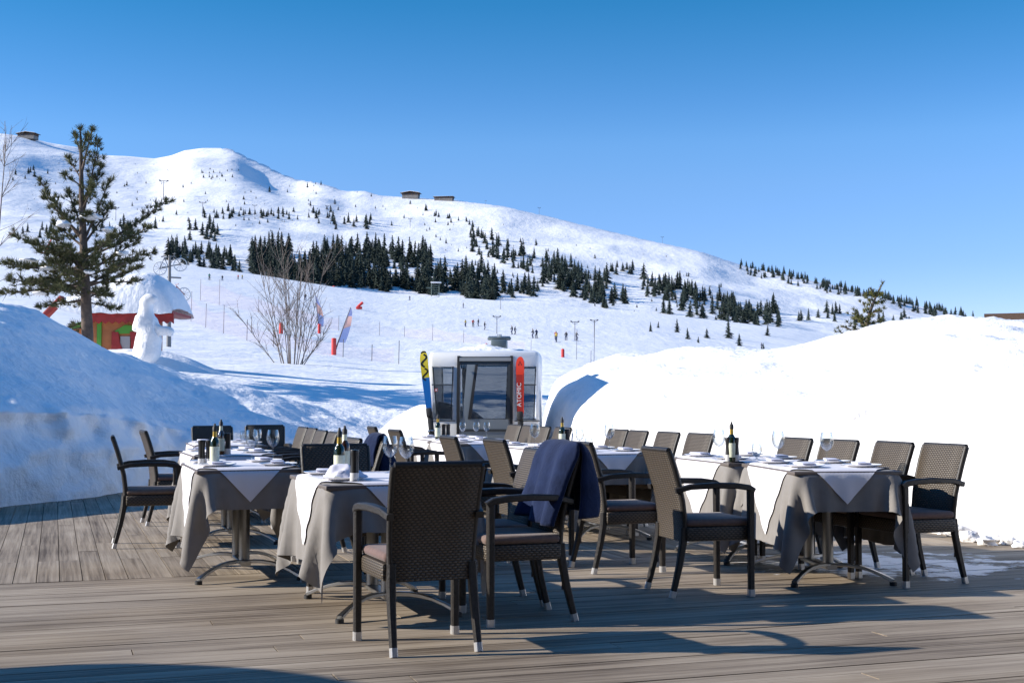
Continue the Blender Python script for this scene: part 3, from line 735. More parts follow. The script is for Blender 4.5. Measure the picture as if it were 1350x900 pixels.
def wine(key, px, py, me, label, xy=None):
    x, y = xy or loc_on(key, px, py); put('wine_glass', me, key, x, y, label, 'wine glass', 'wine glasses on the tables')
wine('F', 516, 0, G_BIG, 'large wine glass left of two peeping over the big black chair back', (.14, .33))
wine('F', 540, 0, G_BIG, 'large wine glass right of two peeping over the big black chair back', (.185, .115))
wine('L1', 333, 607, G_BIG, 'foremost wine glass of the cluster on the left row'); wine('L1', 349, 603, G_BIG, 'wide rightmost wine glass of the cluster on the left row')
wine('L2', 323, 597, G_MED, 'tall wine glass left in the cluster on the left row'); wine('L2', 340, 594, G_MED, 'wine glass at the back of the cluster on the left row'); wine('L2', 292, 600, G_MED, 'wine glass between the two bottles on the left row')
wine('R', 1089, 612, G_BIG, 'wine glass before the third chair from the right on the right table'); wine('R', 1033, 611, G_BIG, 'wine glass right of the pepper mills on the right table', (-.13, .43))
wine('R2', 927, 606, G_BIG, 'wine glass standing alone left of the oil bottle on the right row'); wine('R2', 986, 608, G_SM, 'low stemmed glass half hidden behind the right-hand oil bottle', (-.02, -.33))
wine('C2', 710, 591, G_BIG, 'left one of two wine glasses before the red ski'); wine('C2', 718, 592, G_BIG, 'right one of two wine glasses before the red ski')
wine('C', 803, 592, G_BIG, 'wine glass above the lilac cloth corner, right of the big blanket'); wine('C', 764, 594, G_MED, 'left glass of the pair right of the far small bottle'); wine('C', 776, 595, G_SM, 'right glass of the pair right of the far small bottle')
for px, ph in ((610, 'left'), (628, 'middle'), (648, 'right')): wine('E', px, 578, G_MED, '%s one of three wine glasses in front of the cabin door' % ph)

def bottle(key, px, py, label, kind=0, xy=None, s=1.):
    x, y = xy or loc_on(key, px, py); L, a, hw = TABLES[key]; ca, sa = math.cos(a), math.sin(a)
    o = empty('oil_bottle' if kind == 0 else 'vinegar_bottle', (L.x+ca*x-sa*y, L.y+sa*x+ca*y, ZT), a+.6, label, 'bottle', 'oil and vinegar bottles on the tables')
    b = MB(); b.lathe([(0, 0), (.029, 0), (.031, .004), (.031, .15), (.027, .175), (.014, .195), (.0125, .235), (.0145, .238), (.0145, .248), (.0, .25)], k=20); b.build('glass_body', M_dkglass if kind == 0 else M_vin, o, 50)
    b = MB(); b.lathe([(.0316, .03), (.0318, .032), (.0318, .13), (.0316, .132)], k=20); b.build('paper_label', M_lab, o, 50)
    b = MB(); b.lathe([(.0150, .196), (.0142, .205), (.0138, .232)], k=16); b.build('neck_label', M_gold if kind == 0 else M_lab, o, 50)
    b = MB(); b.lathe([(.0155, .234), (.0155, .262), (.009, .268), (.006, .285), (0, .286)], k=14); b.build('cap', M_black, o, 50)
    o.scale = (s, s, s); return o
def mills(key, px, py, ph, xy=None, two=True):
    x, y = xy or loc_on(key, px, py)
    for i, (dx, nm) in enumerate(((-.026, 'left'), (.026, 'right')) if two else ((0, ''),)):
        L, a, hw = TABLES[key]; ca, sa = math.cos(a), math.sin(a)
        X, Y = x+ca*dx, y-sa*dx
        o = empty('pepper_mill', (L.x+ca*X-sa*Y, L.y+sa*X+ca*Y, ZT), a, ('black pepper mill with clear foot, %s' % ph) if not two else 'black mill, %s of the pair %s' % (nm, ph), 'pepper mill', 'salt and pepper mills on the tables')
        b = MB(); b.lathe([(0, 0), (.024, 0), (.025, .003), (.0245, .048)], k=18); b.build('clear_foot', M_acr, o, 50)
        b = MB(); b.lathe([(.0246, .048), (.023, .075), (.0215, .11), (.024, .15), (.0255, .165), (.024, .172), (0, .174)], k=18); b.build('grinder', M_mill, o, 50)
bottle('F', 448, 630, 'dark oil bottle with cream label on the front table'); bottle('F', 455, 622, 'vinegar bottle just behind the oil bottle on the front table', 1)
mills('F', 468, 634, 'right of the oil bottle on the front table', two=False)
bottle('L1', 284, 614, 'dark oil bottle at the near left end of the left row'); mills('L1', 272, 613, 'beside the near bottle of the left row')
bottle('L2', 301, 601, 'second, brown-necked bottle of the left row behind the first', 1); mills('L2', 311, 601, 'right of the second bottle on the left row', two=False)
bottle('R2', 972, 609, 'oil bottle with gold neck band on the right row'); mills('R2', 998, 611, 'right of the gold-banded oil bottle')
bottle('C2', 742, 590, 'small far oil bottle right of the red ski'); mills('C2', 750, 590, 'beside the small far oil bottle', two=False)
bottle('E', 577, 580, 'small oil bottle below the blue and yellow ski', 0, (-.28, -.35)); mills('E', 588, 580, 'below the blue ski beside a small bottle', (-.18, -.33))
# ------------------------------------------------------------------ gondola cabin
M_wpaint = mat('white_cabin_paint', (.80, .80, .79), .3, spec=.5)
M_gpaint = mat('grey_frame_paint', (.055, .062, .066), .4)
M_door = mat('blue_grey_door_paint', (.24, .27, .29), .4)
def tint(name, c):
    m = bpy.data.materials.new(name); m.use_nodes = True; n, l = nt(m); n.remove(n['Principled BSDF'])
    g = n.new('ShaderNodeBsdfGlossy'); g.inputs['Roughness'].default_value = .03; t = n.new('ShaderNodeBsdfTransparent'); t.inputs['Color'].default_value = (*c, 1)
    mx = n.new('ShaderNodeMixShader'); mx.inputs[0].default_value = .08
    l.new(t.outputs[0], mx.inputs[1]); l.new(g.outputs[0], mx.inputs[2]); l.new(mx.outputs[0], n['Material Output'].inputs[0]); return m
M_pane = tint('tinted_pane', (.42, .45, .48)); M_pane2 = tint('light_tinted_pane', (.55, .58, .60))
cab = empty('gondola_cabin', (-.38, 18.0, 0), R(-3), 'white gondola ski-lift cabin parked on the terrace between two leaning skis', 'gondola cabin')
SC = 18/F
def cx(px): return (px-638)*SC
def cz(py): return CAMZ + (HZ-py)*SC
def bulge(z): return -.11*math.sin(math.pi*max(0, min(1, (z-.1)/1.75)))    # the shell swells outwards
zs = np.linspace(.08, 1.80, 12)
b = MB()
ring = lambda z, k: [(-.79+.1*k, -0+bulge(z)+k*.3), (.79-.1*k, bulge(z)+k*.3), (.79-.1*k, 1.5-bulge(z)-k*.3), (-.79+.1*k, 1.5-bulge(z)-k*.3)]
def rr(z, k=0.):
    x, y0, y1, c = .75-k*.6, bulge(z)+k, 1.25-bulge(z)-k, .05
    return [(-x+c, y0), (x-c, y0), (x-c*.3, y0+c*.3), (x, y0+c), (x, y1-c), (x-c, y1), (-x+c, y1), (-x, y1-c), (-x, y0+c), (-x+c*.3, y0+c*.3)]
lev = [(z, 0) for z in zs] + [(1.845, .02), (1.87, .10)]
vv, ff = [], []
for z, k in lev: vv += [(x, y, z) for x, y in rr(z, k)]
for i in range(len(lev)-1):
    for j in range(10): ff.append((i*10+j, i*10+(j+1) % 10, (i+1)*10+(j+1) % 10, (i+1)*10+j))
ff += [tuple(range(9, -1, -1)), tuple(range((len(lev)-1)*10, len(lev)*10))]
b.add(vv, ff); body0 = b.build('body', M_wpaint, None, 40)
md = body0.modifiers.new('shell', 'SOLIDIFY'); md.thickness = .05; md.offset = -1
cuts = []
for x0, x1, z0, z1 in ((571, 598, 483, 553), (607.5, 671, 480, 553), (681, 707, 483, 553)):
    cb = MB(); cb.box(((cx(x0)+cx(x1))/2, .72, (cz(z0)+cz(z1))/2), (cx(x1)-cx(x0), 4, cz(z0)-cz(z1))); cu_ = cb.build('cut', M_wpaint, None, 0); cuts.append(cu_)
    md = body0.modifiers.new('hole', 'BOOLEAN'); md.operation = 'DIFFERENCE'; md.object = cu_; md.solver = 'EXACT'
dg = bpy.context.evaluated_depsgraph_get(); bm_ = bpy.data.meshes.new_from_object(body0.evaluated_get(dg)); bm_.name = 'body'
for q_ in cuts + [body0]: bpy.data.objects.remove(q_)
body = link('body', bm_, cab); bm_.shade_smooth(); bm_.set_sharp_from_angle(angle=R(40))
def panel(name, poly, off, thick, m, parent, sub=8):
    """panel following the swelling front: poly = (px,py) outline of a quad, split by rows"""
    (x0, y0), (x1, y1), (x2, y2), (x3, y3) = poly       # tl tr br bl
    vs_, fs_ = [], []
    for i in range(sub+1):
        f = i/sub; z = cz(y0+(y3-y0)*f)
        xa, xb = cx(x0+(x3-x0)*f), cx(x1+(x2-x1)*f)
        vs_ += [(xa, bulge(z)-off, z), (xb, bulge(z)-off, z), (xb, bulge(z)-off+thick, z), (xa, bulge(z)-off+thick, z)]
    for i in range(sub):
        for j in range(4): fs_.append((i*4+j, i*4+(j+1) % 4, (i+1)*4+(j+1) % 4, (i+1)*4+j))
    fs_ += [(3, 2, 1, 0), tuple(sub*4+q for q in range(4))]
    bb = MB(); bb.add(vs_, fs_); return bb.build(name, m, parent, 30)
door = panel('door', [(604, 470), (675, 470), (675, 480.5), (604, 480.5)], .010, .03, M_gpaint, cab)
panel('door_leaf', [(608, 552), (671, 552), (671, 597), (608, 597)], .022, .03, M_door, door)
panel('door_stile', [(616, 480.5), (629, 480.5), (620.5, 552), (611, 552)], .022, .03, M_door, door)
panel('door_stile', [(669, 480.5), (674, 480.5), (674, 552), (667, 552)], .020, .03, M_gpaint, door)
panel('pane_gasket', [(627, 480.6), (630.5, 480.6), (622.3, 552), (618, 552)], .034, .012, M_black, door)
panel('window_pane', [(629, 481), (670, 481), (668, 552), (620.5, 552)], .020, .005, M_pane, door)
panel('window_pane', [(608, 481), (616, 481), (611, 552), (607.5, 552)], .018, .006, M_pane2, door)
panel('kick_rail', [(612, 565), (671, 565), (671, 568), (612, 568)], .030, .010, M_gpaint, door)
panel('header_rail', [(606, 471.5), (674, 471.5), (674, 476), (606, 476)], .030, .022, mat('rail_grey', (.3, .31, .31), .4), door)
panel('door_seal', [(603, 469), (606.5, 469), (606.5, 598), (603, 598)], .03, .03, M_black, door)
panel('door_seal', [(673, 469), (676.5, 469), (676.5, 598), (673, 598)], .03, .03, M_black, door)
for xs in ((570, 598, 597, 577), (681, 707, 705, 682)):
    wf = panel('side_window', [(xs[0], 506.3), (xs[1], 506.3), (xs[1], 507.9), (xs[0], 507.9)], .020, .02, M_gpaint, cab, 1)
    for px_, sg_ in ((xs[0]+.6, 0), (xs[1]-.6, 0)): panel('frame', [(px_-.7, 483), (px_+.7, 483), (px_+.7+(xs[3]-xs[0] if px_ < xs[0]+2 else xs[2]-xs[1]), 553), (px_-.7+(xs[3]-xs[0] if px_ < xs[0]+2 else xs[2]-xs[1]), 553)], .016, .03, M_gpaint, wf)
    panel('window_pane', [(xs[0]+1, 484), (xs[1]-1, 484), (xs[1]-1.4, 506.4), (xs[0]+3, 506.4)], .018, .007, M_pane2, wf)
    panel('window_pane', [(xs[0]+3, 507.8), (xs[1]-1.4, 507.8), (xs[2]-1, 551.5), (xs[3]+1, 551.5)], .018, .007, M_pane, wf)
panel('safety_sticker', [(574, 512), (578, 512), (578, 516), (574, 516)], .0225, .004, mat('sticker_red', (.55, .08, .06), .5), cab, 1)
panel('safety_sticker', [(575, 513), (577, 513), (577, 515), (575, 515)], .0245, .0018, mat('sticker_white', (.8, .8, .8), .5), cab, 1)
for x0, x1 in ((566, 601), (679, 712)): panel('panel_joint', [(x0, 553.6), (x1, 553.6), (x1, 554.8), (x0, 554.8)], .004, .006, M_gpaint, cab, 1)
b = MB(); b.box((.17, .62, 1.96), (.22, .3, .16), bev=.015); b.box((.17, .62, 2.06), (.33, .12, .05), bev=.02); b.build('hanger_mount', mat('hanger_steel', (.23, .26, .25), .45, metal=.6), cab)
b = MB(); b.tube([(.17, .62, 2.05), (.17, .62, 2.12)], .035); b.tube([(.02, .62, 2.075), (.32, .62, 2.075)], .02); b.build('hanger_pin', M_steel, cab)
b = MB(); b.box((0, .62, .06), (1.3, 1.1, .1), bev=.02); b.build('skid', M_black, cab)
gx, gy = np.meshgrid(np.linspace(-1, 1, 30), np.linspace(-1, 1, 22), indexing='ij')
gz = np.maximum(0, 1-np.abs(gx)**2.5)**.6*np.maximum(0, 1-np.abs(gy)**2.5)**.6*(.02+.05*np.exp(-((gx-.1)/.5)**2)+.10*fbm(gx*2.4+5, gy*2))
o = link('roof_snow', grid_mesh('roof_snow', np.stack([gx*.62, .62+gy*.52, 1.866+gz], -1), M_snow), None, cab.location, cab.rotation_euler.z); tag(o, 'snow lying on the roof of the gondola cabin', 'snow')

# ------------------------------------------------------------------ skis leaning on the cabin
def ski(name, label, base, top, wid, cols, marks):
    """one pair of alpine skis stood on their tails: cols = list of (from, to, material) along the length"""
    base, top = Vector(base), Vector(top); ax = (top-base); L = ax.length; ax.normalize()
    side = Vector((1, -.12, 0)); side = (side - ax*side.dot(ax)).normalized(); fr = side.cross(ax).normalized()   # fr faces the camera
    if fr.y > 0: fr = -fr
    o = empty(name, base, 0, label, 'ski'); cut = [0, .05, .12, .2, .3, .4, .45, .52, .6, .66, .72, .76, .8, .84, .88, .92, .95, .975, .99, 1.]
    def W(f): return wid*(1.0 - .34*math.exp(-((f-.47)/.25)**2))*(1 if f < .94 else math.sqrt(max(.03, 1-((f-.94)/.062)**2)))
    def D(f): return .012 + (0 if f < .88 else -.0) 
    def lift(f): return .0 if f < .88 else ((f-.88)/.12)**2*.055
    for a_, b_, m, nm in cols:
        fs_ = sorted({a_, b_, *[c for c in cut if a_ < c < b_]}); bb = MB()
        vs_, q = [], []
        for f in fs_:
            c = ax*(L*f) + fr*(-lift(f)); w_ = W(f)/2
            vs_ += [c+side*w_+fr*.006, c-side*w_+fr*.006, c-side*w_-fr*.006, c+side*w_-fr*.006]
        for i in range(len(fs_)-1):
            for j in range(4): q.append((i*4+j, i*4+(j+1) % 4, (i+1)*4+(j+1) % 4, (i+1)*4+j))
        q += [(3, 2, 1, 0), tuple((len(fs_)-1)*4+k_ for k_ in range(4))]
        bb.add(vs_, q); bb.build(nm, m, o, 40)
    M4 = Matrix((side, fr, ax)).transposed()
    for nm, f, dx, dd, m in [('toe_binding', .55, 0, (.075, .05, .12), M_black), ('heel_binding', .36, 0, (.075, .07, .14), M_black), ('brake', .42, 0, (.10, .03, .03), M_steel), ('binding_plate', .455, 0, (.06, .02, .42), M_black)]:
        bb = MB(); bb.box(ax*(L*f)+fr*(.012+dd[1]/2), dd, M4, bev=.012)
        if 'heel' in nm: bb.tube([ax*(L*f+.08)+fr*.05+side*.03, ax*(L*f+.11)+fr*.09, ax*(L*f+.08)+fr*.05-side*.03], .008, 6)
        bb.build(nm, m, o)
    marks(o, ax, side, fr, L, lift, W)
    return o
M_yel = mat('ski_yellow', (.62, .50, .03), .3); M_blu = mat('ski_blue', (.012, .13, .42), .3); M_red = mat('ski_red', (.72, .055, .02), .3); M_blk = mat('ski_black', (.012, .012, .012), .3); M_wht = mat('ski_white', (.75, .75, .75), .4)
def ribbon(pts, w_, ax, side, fr, L, lift):
    """flat printed stroke on the ski face; pts = (across, fraction of length)"""
    bb = MB(); vs_, q = [], []
    pp = [Vector((x, f*L, 0)) for x, f in pts]
    for i, p in enumerate(pp):
        t_ = (pp[min(i+1, len(pp)-1)]-pp[max(i-1, 0)]).normalized(); nn = Vector((-t_.y, t_.x, 0))
        for s in (1, -1):
            c = p+nn*s*w_/2; vs_.append(side*c.x + ax*c.y + fr*(.0075-lift(c.y/L)))
    for i in range(len(pp)-1): q.append((2*i, 2*i+1, 2*i+3, 2*i+2))
    bb.add(vs_, q); return bb
def yellow_marks(o, ax, side, fr, L, lift, W):
    def ess(c0, h, w_, sw):
        pts = [(w_*math.sin(a_)*(1 if True else 0), c0 + h*(.5 - t_)) for t_, a_ in [(t_, 2*math.pi*t_*1.0) for t_ in np.linspace(0, 1, 17)]]
        ribbon(pts, sw, ax, side, fr, L, lift).build('printed_emblem', M_blk, o, 0)
    ess(.925, .095, .036, .024); ess(.825, .085, .036, .022)
    ribbon([(-.038, .985), (.0, .992), (.034, .985)], .022, ax, side, fr, L, lift).build('tip_guard', M_blk, o, 0)
def red_marks(o, ax, side, fr, L, lift, W):
    ribbon([(-.02, .93), (-.003, .965), (.022, .93)], .010, ax, side, fr, L, lift).build('printed_emblem', M_blk, o, 0)
    cu = bpy.data.curves.new('ski_lettering', 'FONT'); cu.body = 'ATOMIC'; cu.size = .085; cu.align_x = 'LEFT'; cu.align_y = 'CENTER'; cu.extrude = .0004
    t_ = bpy.data.objects.new('ski_lettering', cu); COL.objects.link(t_)
    dg = bpy.context.evaluated_depsgraph_get(); me = bpy.data.meshes.new_from_object(t_.evaluated_get(dg)); bpy.data.objects.remove(t_)
    me.materials.clear(); me.materials.append(M_wht)
    q = link('printed_lettering', me, o); M = Matrix((ax, -side, fr)).transposed().to_4x4(); M.translation = ax*(L*.62)+fr*.0078-side*.012; q.matrix_local = M
    ribbon([(.040, .57), (.041, .87)], .010, ax, side, fr, L, lift).build('edge_stripe', M_red, o, 0)
b0 = P(572, 600, 17.6); t0 = P(556.5, 461, 17.72)
ski('ski', 'blue ski with black and yellow tip leaning left of the cabin door', (b0.x+.06, 17.55, 0), (t0.x, 17.84, t0.z), .108,
    [(0, .30, M_blk, 'tail'), (.30, .56, M_blk, 'waist'), (.56, .80, M_blu, 'blue_topsheet'), (.80, 1.0, M_yel, 'yellow_tip')], yellow_marks)
b0 = P(687, 600, 17.6); t0 = P(685.5, 469, 17.7)
ski('ski', 'red ski with white lettering leaning right of the cabin door', (b0.x, 17.55, 0), (t0.x, 17.80, t0.z), .112,
    [(0, .30, M_blk, 'tail'), (.30, .55, M_blk, 'waist'), (.55, .86, mat('ski_dark_red', (.36, .03, .02), .35), 'topsheet'), (.86, 1.0, M_red, 'red_tip')], red_marks)

# ------------------------------------------------------------------ playhut, statue, bicycles
M_orange = mat('orange_boards', (.40, .14, .045), .7, var=(3, .2), bump=(14, .3, .01)); M_green = mat('green_paint', (.075, .27, .025), .6); M_hred = mat('red_paint', (.30, .018, .015), .6, var=(5, .25))
hut = empty('playhut', on_ground(150, 36), 0, 'small orange children\'s hut with red trim under a thick cap of snow', 'hut')
S36 = 36/F; hb = hut.location
def hz_(py): return CAMZ + (HZ-py)*S36 - hb.z
def hx_(px): return (px-675)*S36 - hb.x
b = MB(); zt = hz_(420); b.box(((hx_(116)+hx_(192))/2, .9, zt/2-.1), (hx_(192)-hx_(116), 1.6, zt+.2)); 
wall = b.build('wall', M_orange, hut)
b = MB(); b.box(((hx_(84)+hx_(116))/2, 1.2, zt/2-.2), (hx_(116)-hx_(84)-.01, 1.2, zt+.0)); b.build('side_wall', M_orange, hut)
for x0 in (126, 131): pass
b = MB(); b.box((hx_(129), .085, zt/2-.15), (.12, .05, zt+.2)); b.build('corner_post', M_green, hut)
b = MB(); b.prism([(hx_(150), hz_(436)), (hx_(163), hz_(428)), (hx_(176), hz_(429)), (hx_(176), hz_(439)), (hx_(150), hz_(440))], .05, Matrix.Translation((0, .075, 0))); b.build('arch', M_green, hut)
dr = MB(); dr.prism([(hx_(146), hz_(437)), (hx_(155), hz_(437.5)), (hx_(157), hz_(452)), (hx_(164), hz_(468)), (hx_(146), hz_(475))], .06, Matrix.Translation((0, .055, 0))); dr.build('door', M_hred, hut)
dr = MB(); dr.prism([(hx_(170), hz_(437)), (hx_(178), hz_(437)), (hx_(178), hz_(475)), (hx_(171), hz_(468)), (hx_(172), hz_(452))], .06, Matrix.Translation((0, .055, 0))); dr.build('door', M_hred, hut)
b = MB(); b.prism([(hx_(157), hz_(443)), (hx_(170), hz_(443)), (hx_(170), hz_(475)), (hx_(157), hz_(475))], .04, Matrix.Translation((0, .085, 0))); b.build('doorway', mat('doorway_dark', (.35, .33, .33), .9), hut)
b = MB(); xs = np.linspace(hx_(113), hx_(230), 27); poly = [(hx_(113), hz_(413)), (hx_(230), hz_(414))]
low = [(x, hz_(426) + (.05 if i % 2 else -.02)) for i, x in enumerate(xs[::-1])]
b.prism(poly+low, .06, Matrix.Translation((0, -.13, 0))); b.build('fascia', M_hred, hut)
b = MB(); b.bar([(hx_(59), -.0, hz_(416)), (hx_(82), -.0, hz_(392))], .14, .34, up=(0, 1, 0)); b.build('bargeboard', M_hred, hut)
b = MB(); b.prism([(hx_(85), hz_(426)), (hx_(112), hz_(418)), (hx_(112), hz_(427)), (hx_(85), hz_(432))], .06, Matrix.Translation((0, .55, 0))); b.build('bargeboard', M_green, hut)
# thick snow cap: closed lofted sheet
nu, nv = 44, 26; cap = np.zeros((nu, nv, 3)); fx = np.linspace(0, 1, nu)
topl = np.interp(fx, [0, .03, .12, .25, .38, .5, .62, .72, .82, .92, .98, 1], [406, 396, 386, 380, 372, 363, 357, 356, 361, 374, 392, 406])
for i in range(nu):
    for j in range(nv):
        v_ = j/(nv-1); z0 = hz_(414) if fx[i] > .25 else hz_(404+12*fx[i]/.25)
        arch = max(0., 1-abs(2*v_-1)**3.6)**.42
        z_ = z0 + (hz_(topl[i])-z0)*arch
        cap[i, j] = (hx_(72+158*fx[i]) + .05*float(vnoise(i*.4, j*.4)), -.28 + v_*2.5 - .10*math.sin(math.pi*min(1, max(0, arch)))*(1-v_), z_ + .05*float(fbm(i*.23, j*.23)))
o = link('roof_snow', grid_mesh('roof_snow', cap, M_snow)); o.location = hb; tag(o, 'deep smooth snow cap on the roof of the children\'s hut', 'snow')
b = MB(); b.box(((hx_(110)+hx_(228))/2, .95, hz_(412)), (hx_(228)-hx_(110), 2.1, .07)); b.build('roof', M_hred, hut)

def skin_body(name, verts, edges, radii, mats, sub=2, loc=None):
    """one continuous surface grown over a skeleton of joints"""
    me = bpy.data.meshes.new(name); me.from_pydata(verts, edges, []); o = link(name, me)
    md = o.modifiers.new('skin', 'SKIN'); me.skin_vertices  # default layer
    for i, r in enumerate(radii):
        me.skin_vertices[0].data[i].radius = (r, r) if isinstance(r, (int, float)) else r
    me.skin_vertices[0].data[0].use_root = True
    s2 = o.modifiers.new('sub', 'SUBSURF'); s2.levels = sub; s2.render_levels = sub
    dg = bpy.context.evaluated_depsgraph_get(); m2 = bpy.data.meshes.new_from_object(o.evaluated_get(dg)); bpy.data.objects.remove(o)
    m2.materials.clear()
    for m in mats: m2.materials.append(m)
    m2.shade_smooth(); m2.name = name
    return m2
Yst = 33.5; s_ = Yst/F; base = P(193, 480, Yst)
def q(px, py, dy=0): return ((px-193)*s_, dy, (480-py)*s_)
sk = [q(193, 482), q(193, 462), q(195, 442), q(196, 428), q(193, 414), q(193, 403, -.02), q(196, 393, -.04), q(208, 394, -.10), q(204, 432, -.05), q(214, 436, -.10), q(224, 435, -.14), q(229, 441, -.15), q(184, 425, -.06), q(180, 440, -.12)]
me = skin_body('statue', sk, [(0, 1), (1, 2), (2, 3), (3, 4), (4, 5), (5, 6), (6, 7), (3, 8), (8, 9), (9, 10), (10, 11), (3, 12), (12, 13)],
               [.40, .37, .36, .34, .22, .20, .19, .06, .17, .15, .14, .10, .16, .14], [M_snow])
# lumps of wind-blown snow
co_ = np.zeros(len(me.vertices)*3); me.vertices.foreach_get('co', co_); co_ = co_.reshape(-1, 3)
no_ = np.zeros(len(me.vertices)*3); me.vertices.foreach_get('normal', no_); no_ = no_.reshape(-1, 3)
co_ += no_*(.09*fbm(co_[:, 0]*3+co_[:, 1]*2, co_[:, 2]*3, 3))[:, None]; me.vertices.foreach_set('co', co_.ravel()); me.update()
st = link('snow_covered_statue', me, None, base); tag(st, 'statue plastered all over with snow, one arm held out, before the hut', 'statue')

M_bwhite = mat('bicycle_white', (.55, .55, .54), .5); M_bgrey = mat('bicycle_grey', (.16, .16, .16), .5); M_tyre = mat('bicycle_tyre', (.2, .19, .19), .8)
Yb = 68.; sb = Yb/F
post = seat_on(222, 402, 60, 80); post = on_ground(222, Yb)
mz = lambda py: P(222, py, Yb).z - post.z
b = MB(); b.tube([(0, 0, -.2), (.0, 0, mz(336))], [.13, .07], 10); b.tube([(-.1, 0, mz(365)), (.6, 0, mz(366))], .04); b.tube([(-.4, 0, mz(352)), (.55, 0, mz(348))], .03); b.tube([(-.05, 0, mz(393)), (.45, 0, mz(393))], .03)
o = b.build('display_mast', M_bgrey, None, 40, post); tag(o, 'grey mast carrying old bicycles on the slope behind the hut', 'mast')
def bicycle(c, lab, tilt, flip, fm):
    o = empty('bicycle', c, 0, lab, 'bicycle', 'old bicycles mounted on the mast'); o.rotation_euler = (0, tilt, flip)
    for x in (-.52, .52):
        bb = MB(); n_ = 24
        bb.tube([(x+.33*math.cos(2*math.pi*i/n_), 0, .33*math.sin(2*math.pi*i/n_)) for i in range(n_+1)], .028, 6, cap=False); wh = bb.build('wheel', M_bwhite, o)
        bb = MB()
        for i in range(5):
            a_ = math.pi*i/5; bb.tube([(x-.32*math.cos(a_), 0, -.32*math.sin(a_)), (x+.32*math.cos(a_), 0, .32*math.sin(a_))], .007, 4)
        bb.build('spokes', M_bgrey, wh)
    bb = MB(); J = {'r': (-.52, 0, 0), 'bb': (-.08, 0, -.02), 's': (-.2, 0, .5), 'h': (.33, 0, .5), 'f': (.52, 0, 0)}
    for a_, c_ in (('r', 'bb'), ('bb', 's'), ('s', 'h'), ('bb', 'h'), ('r', 's'), ('h', 'f')): bb.tube([J[a_], J[c_]], .022, 6)
    bb.tube([(.33, 0, .5), (.3, 0, .6), (.4, -.2, .62)], .016, 6); bb.tube([(.3, 0, .6), (.4, .2, .62)], .016, 6); bb.build('frame', fm, o)
    bb = MB(); bb.box((-.22, 0, .58), (.24, .12, .05), bev=.02); bb.build('saddle', M_black, o)
pz = post
bicycle(pz + Vector((.08, -.2, mz(351.5))), 'topmost old bicycle on the mast, white wheel against the trees', R(-12), R(10), M_bgrey)
bicycle(pz + Vector((.35, -.15, mz(393))), 'lowest old bicycle on the mast, reddish frame', R(-25), R(35), mat('bicycle_red', (.3, .06, .05), .5))
# ------------------------------------------------------------------ the big pine
M_bark = mat('pine_bark', (.10, .072, .055), .9, bump=(14, .8, .03), var=(6, .35))
M_need = mat('pine_needles', (.092, .094, .036), .7, spec=.3, var=(1.2, .4))
M_need2 = mat('spruce_needles', (.115, .112, .028), .7, spec=.3, var=(3., .4))
M_con = mat('hazed_conifer_needles', (.026, .037, .030), .85, spec=.2, var=(.35, .5))  # lightened and cooled: distance haze is painted into the needle colour
def needle_tuft(b, c, d, r, n, wd):
    d = Vector(d).normalized()
    for i in range(n):
        v = (d*.9 + Vector((random.gauss(0, .6), random.gauss(0, .6), random.gauss(0, .55)))).normalized()
        s_ = v.cross(Vector((random.gauss(0, 1), random.gauss(0, 1), random.gauss(0, 1)))).normalized()*wd
        rr_ = r*random.uniform(.65, 1.15); p0 = c - d*r*.3*random.random()
        b.add([p0-s_, p0+s_, p0+v*rr_+s_*.35, p0+v*rr_-s_*.35], [(0, 1, 2, 3)])
def bez(a, b_, c, n): return [(a*(1-t)**2 + b_*2*t*(1-t) + c*t*t) for t in np.linspace(0, 1, n)]
random.seed(21)
Yp = 31.; sp_ = Yp/F
pine = empty('pine_tree', (P(115, 470, Yp).x, Yp, P(115, 470, Yp).z), 0, 'tall dark pine with snow on its boughs rising beside the children\'s hut', 'tree')
def pq(px, py, dy=0.): return Vector(((px-115)*sp_, dy, (470-py)*sp_))
trunk_px = [(115, 480), (114.5, 440), (112, 395), (109, 345), (106.5, 300), (104, 255), (103, 215), (102, 182), (101, 166)]
tb = MB(); tb.tube([pq(x, y) for x, y in trunk_px], [.155, .135, .12, .10, .08, .06, .045, .03, .012], 10)
nb = MB()
def trunk_at(py):
    ys = [y for _, y in trunk_px][::-1]; xs = [x for x, _ in trunk_px][::-1]; return pq(float(np.interp(py, ys, xs)), py)
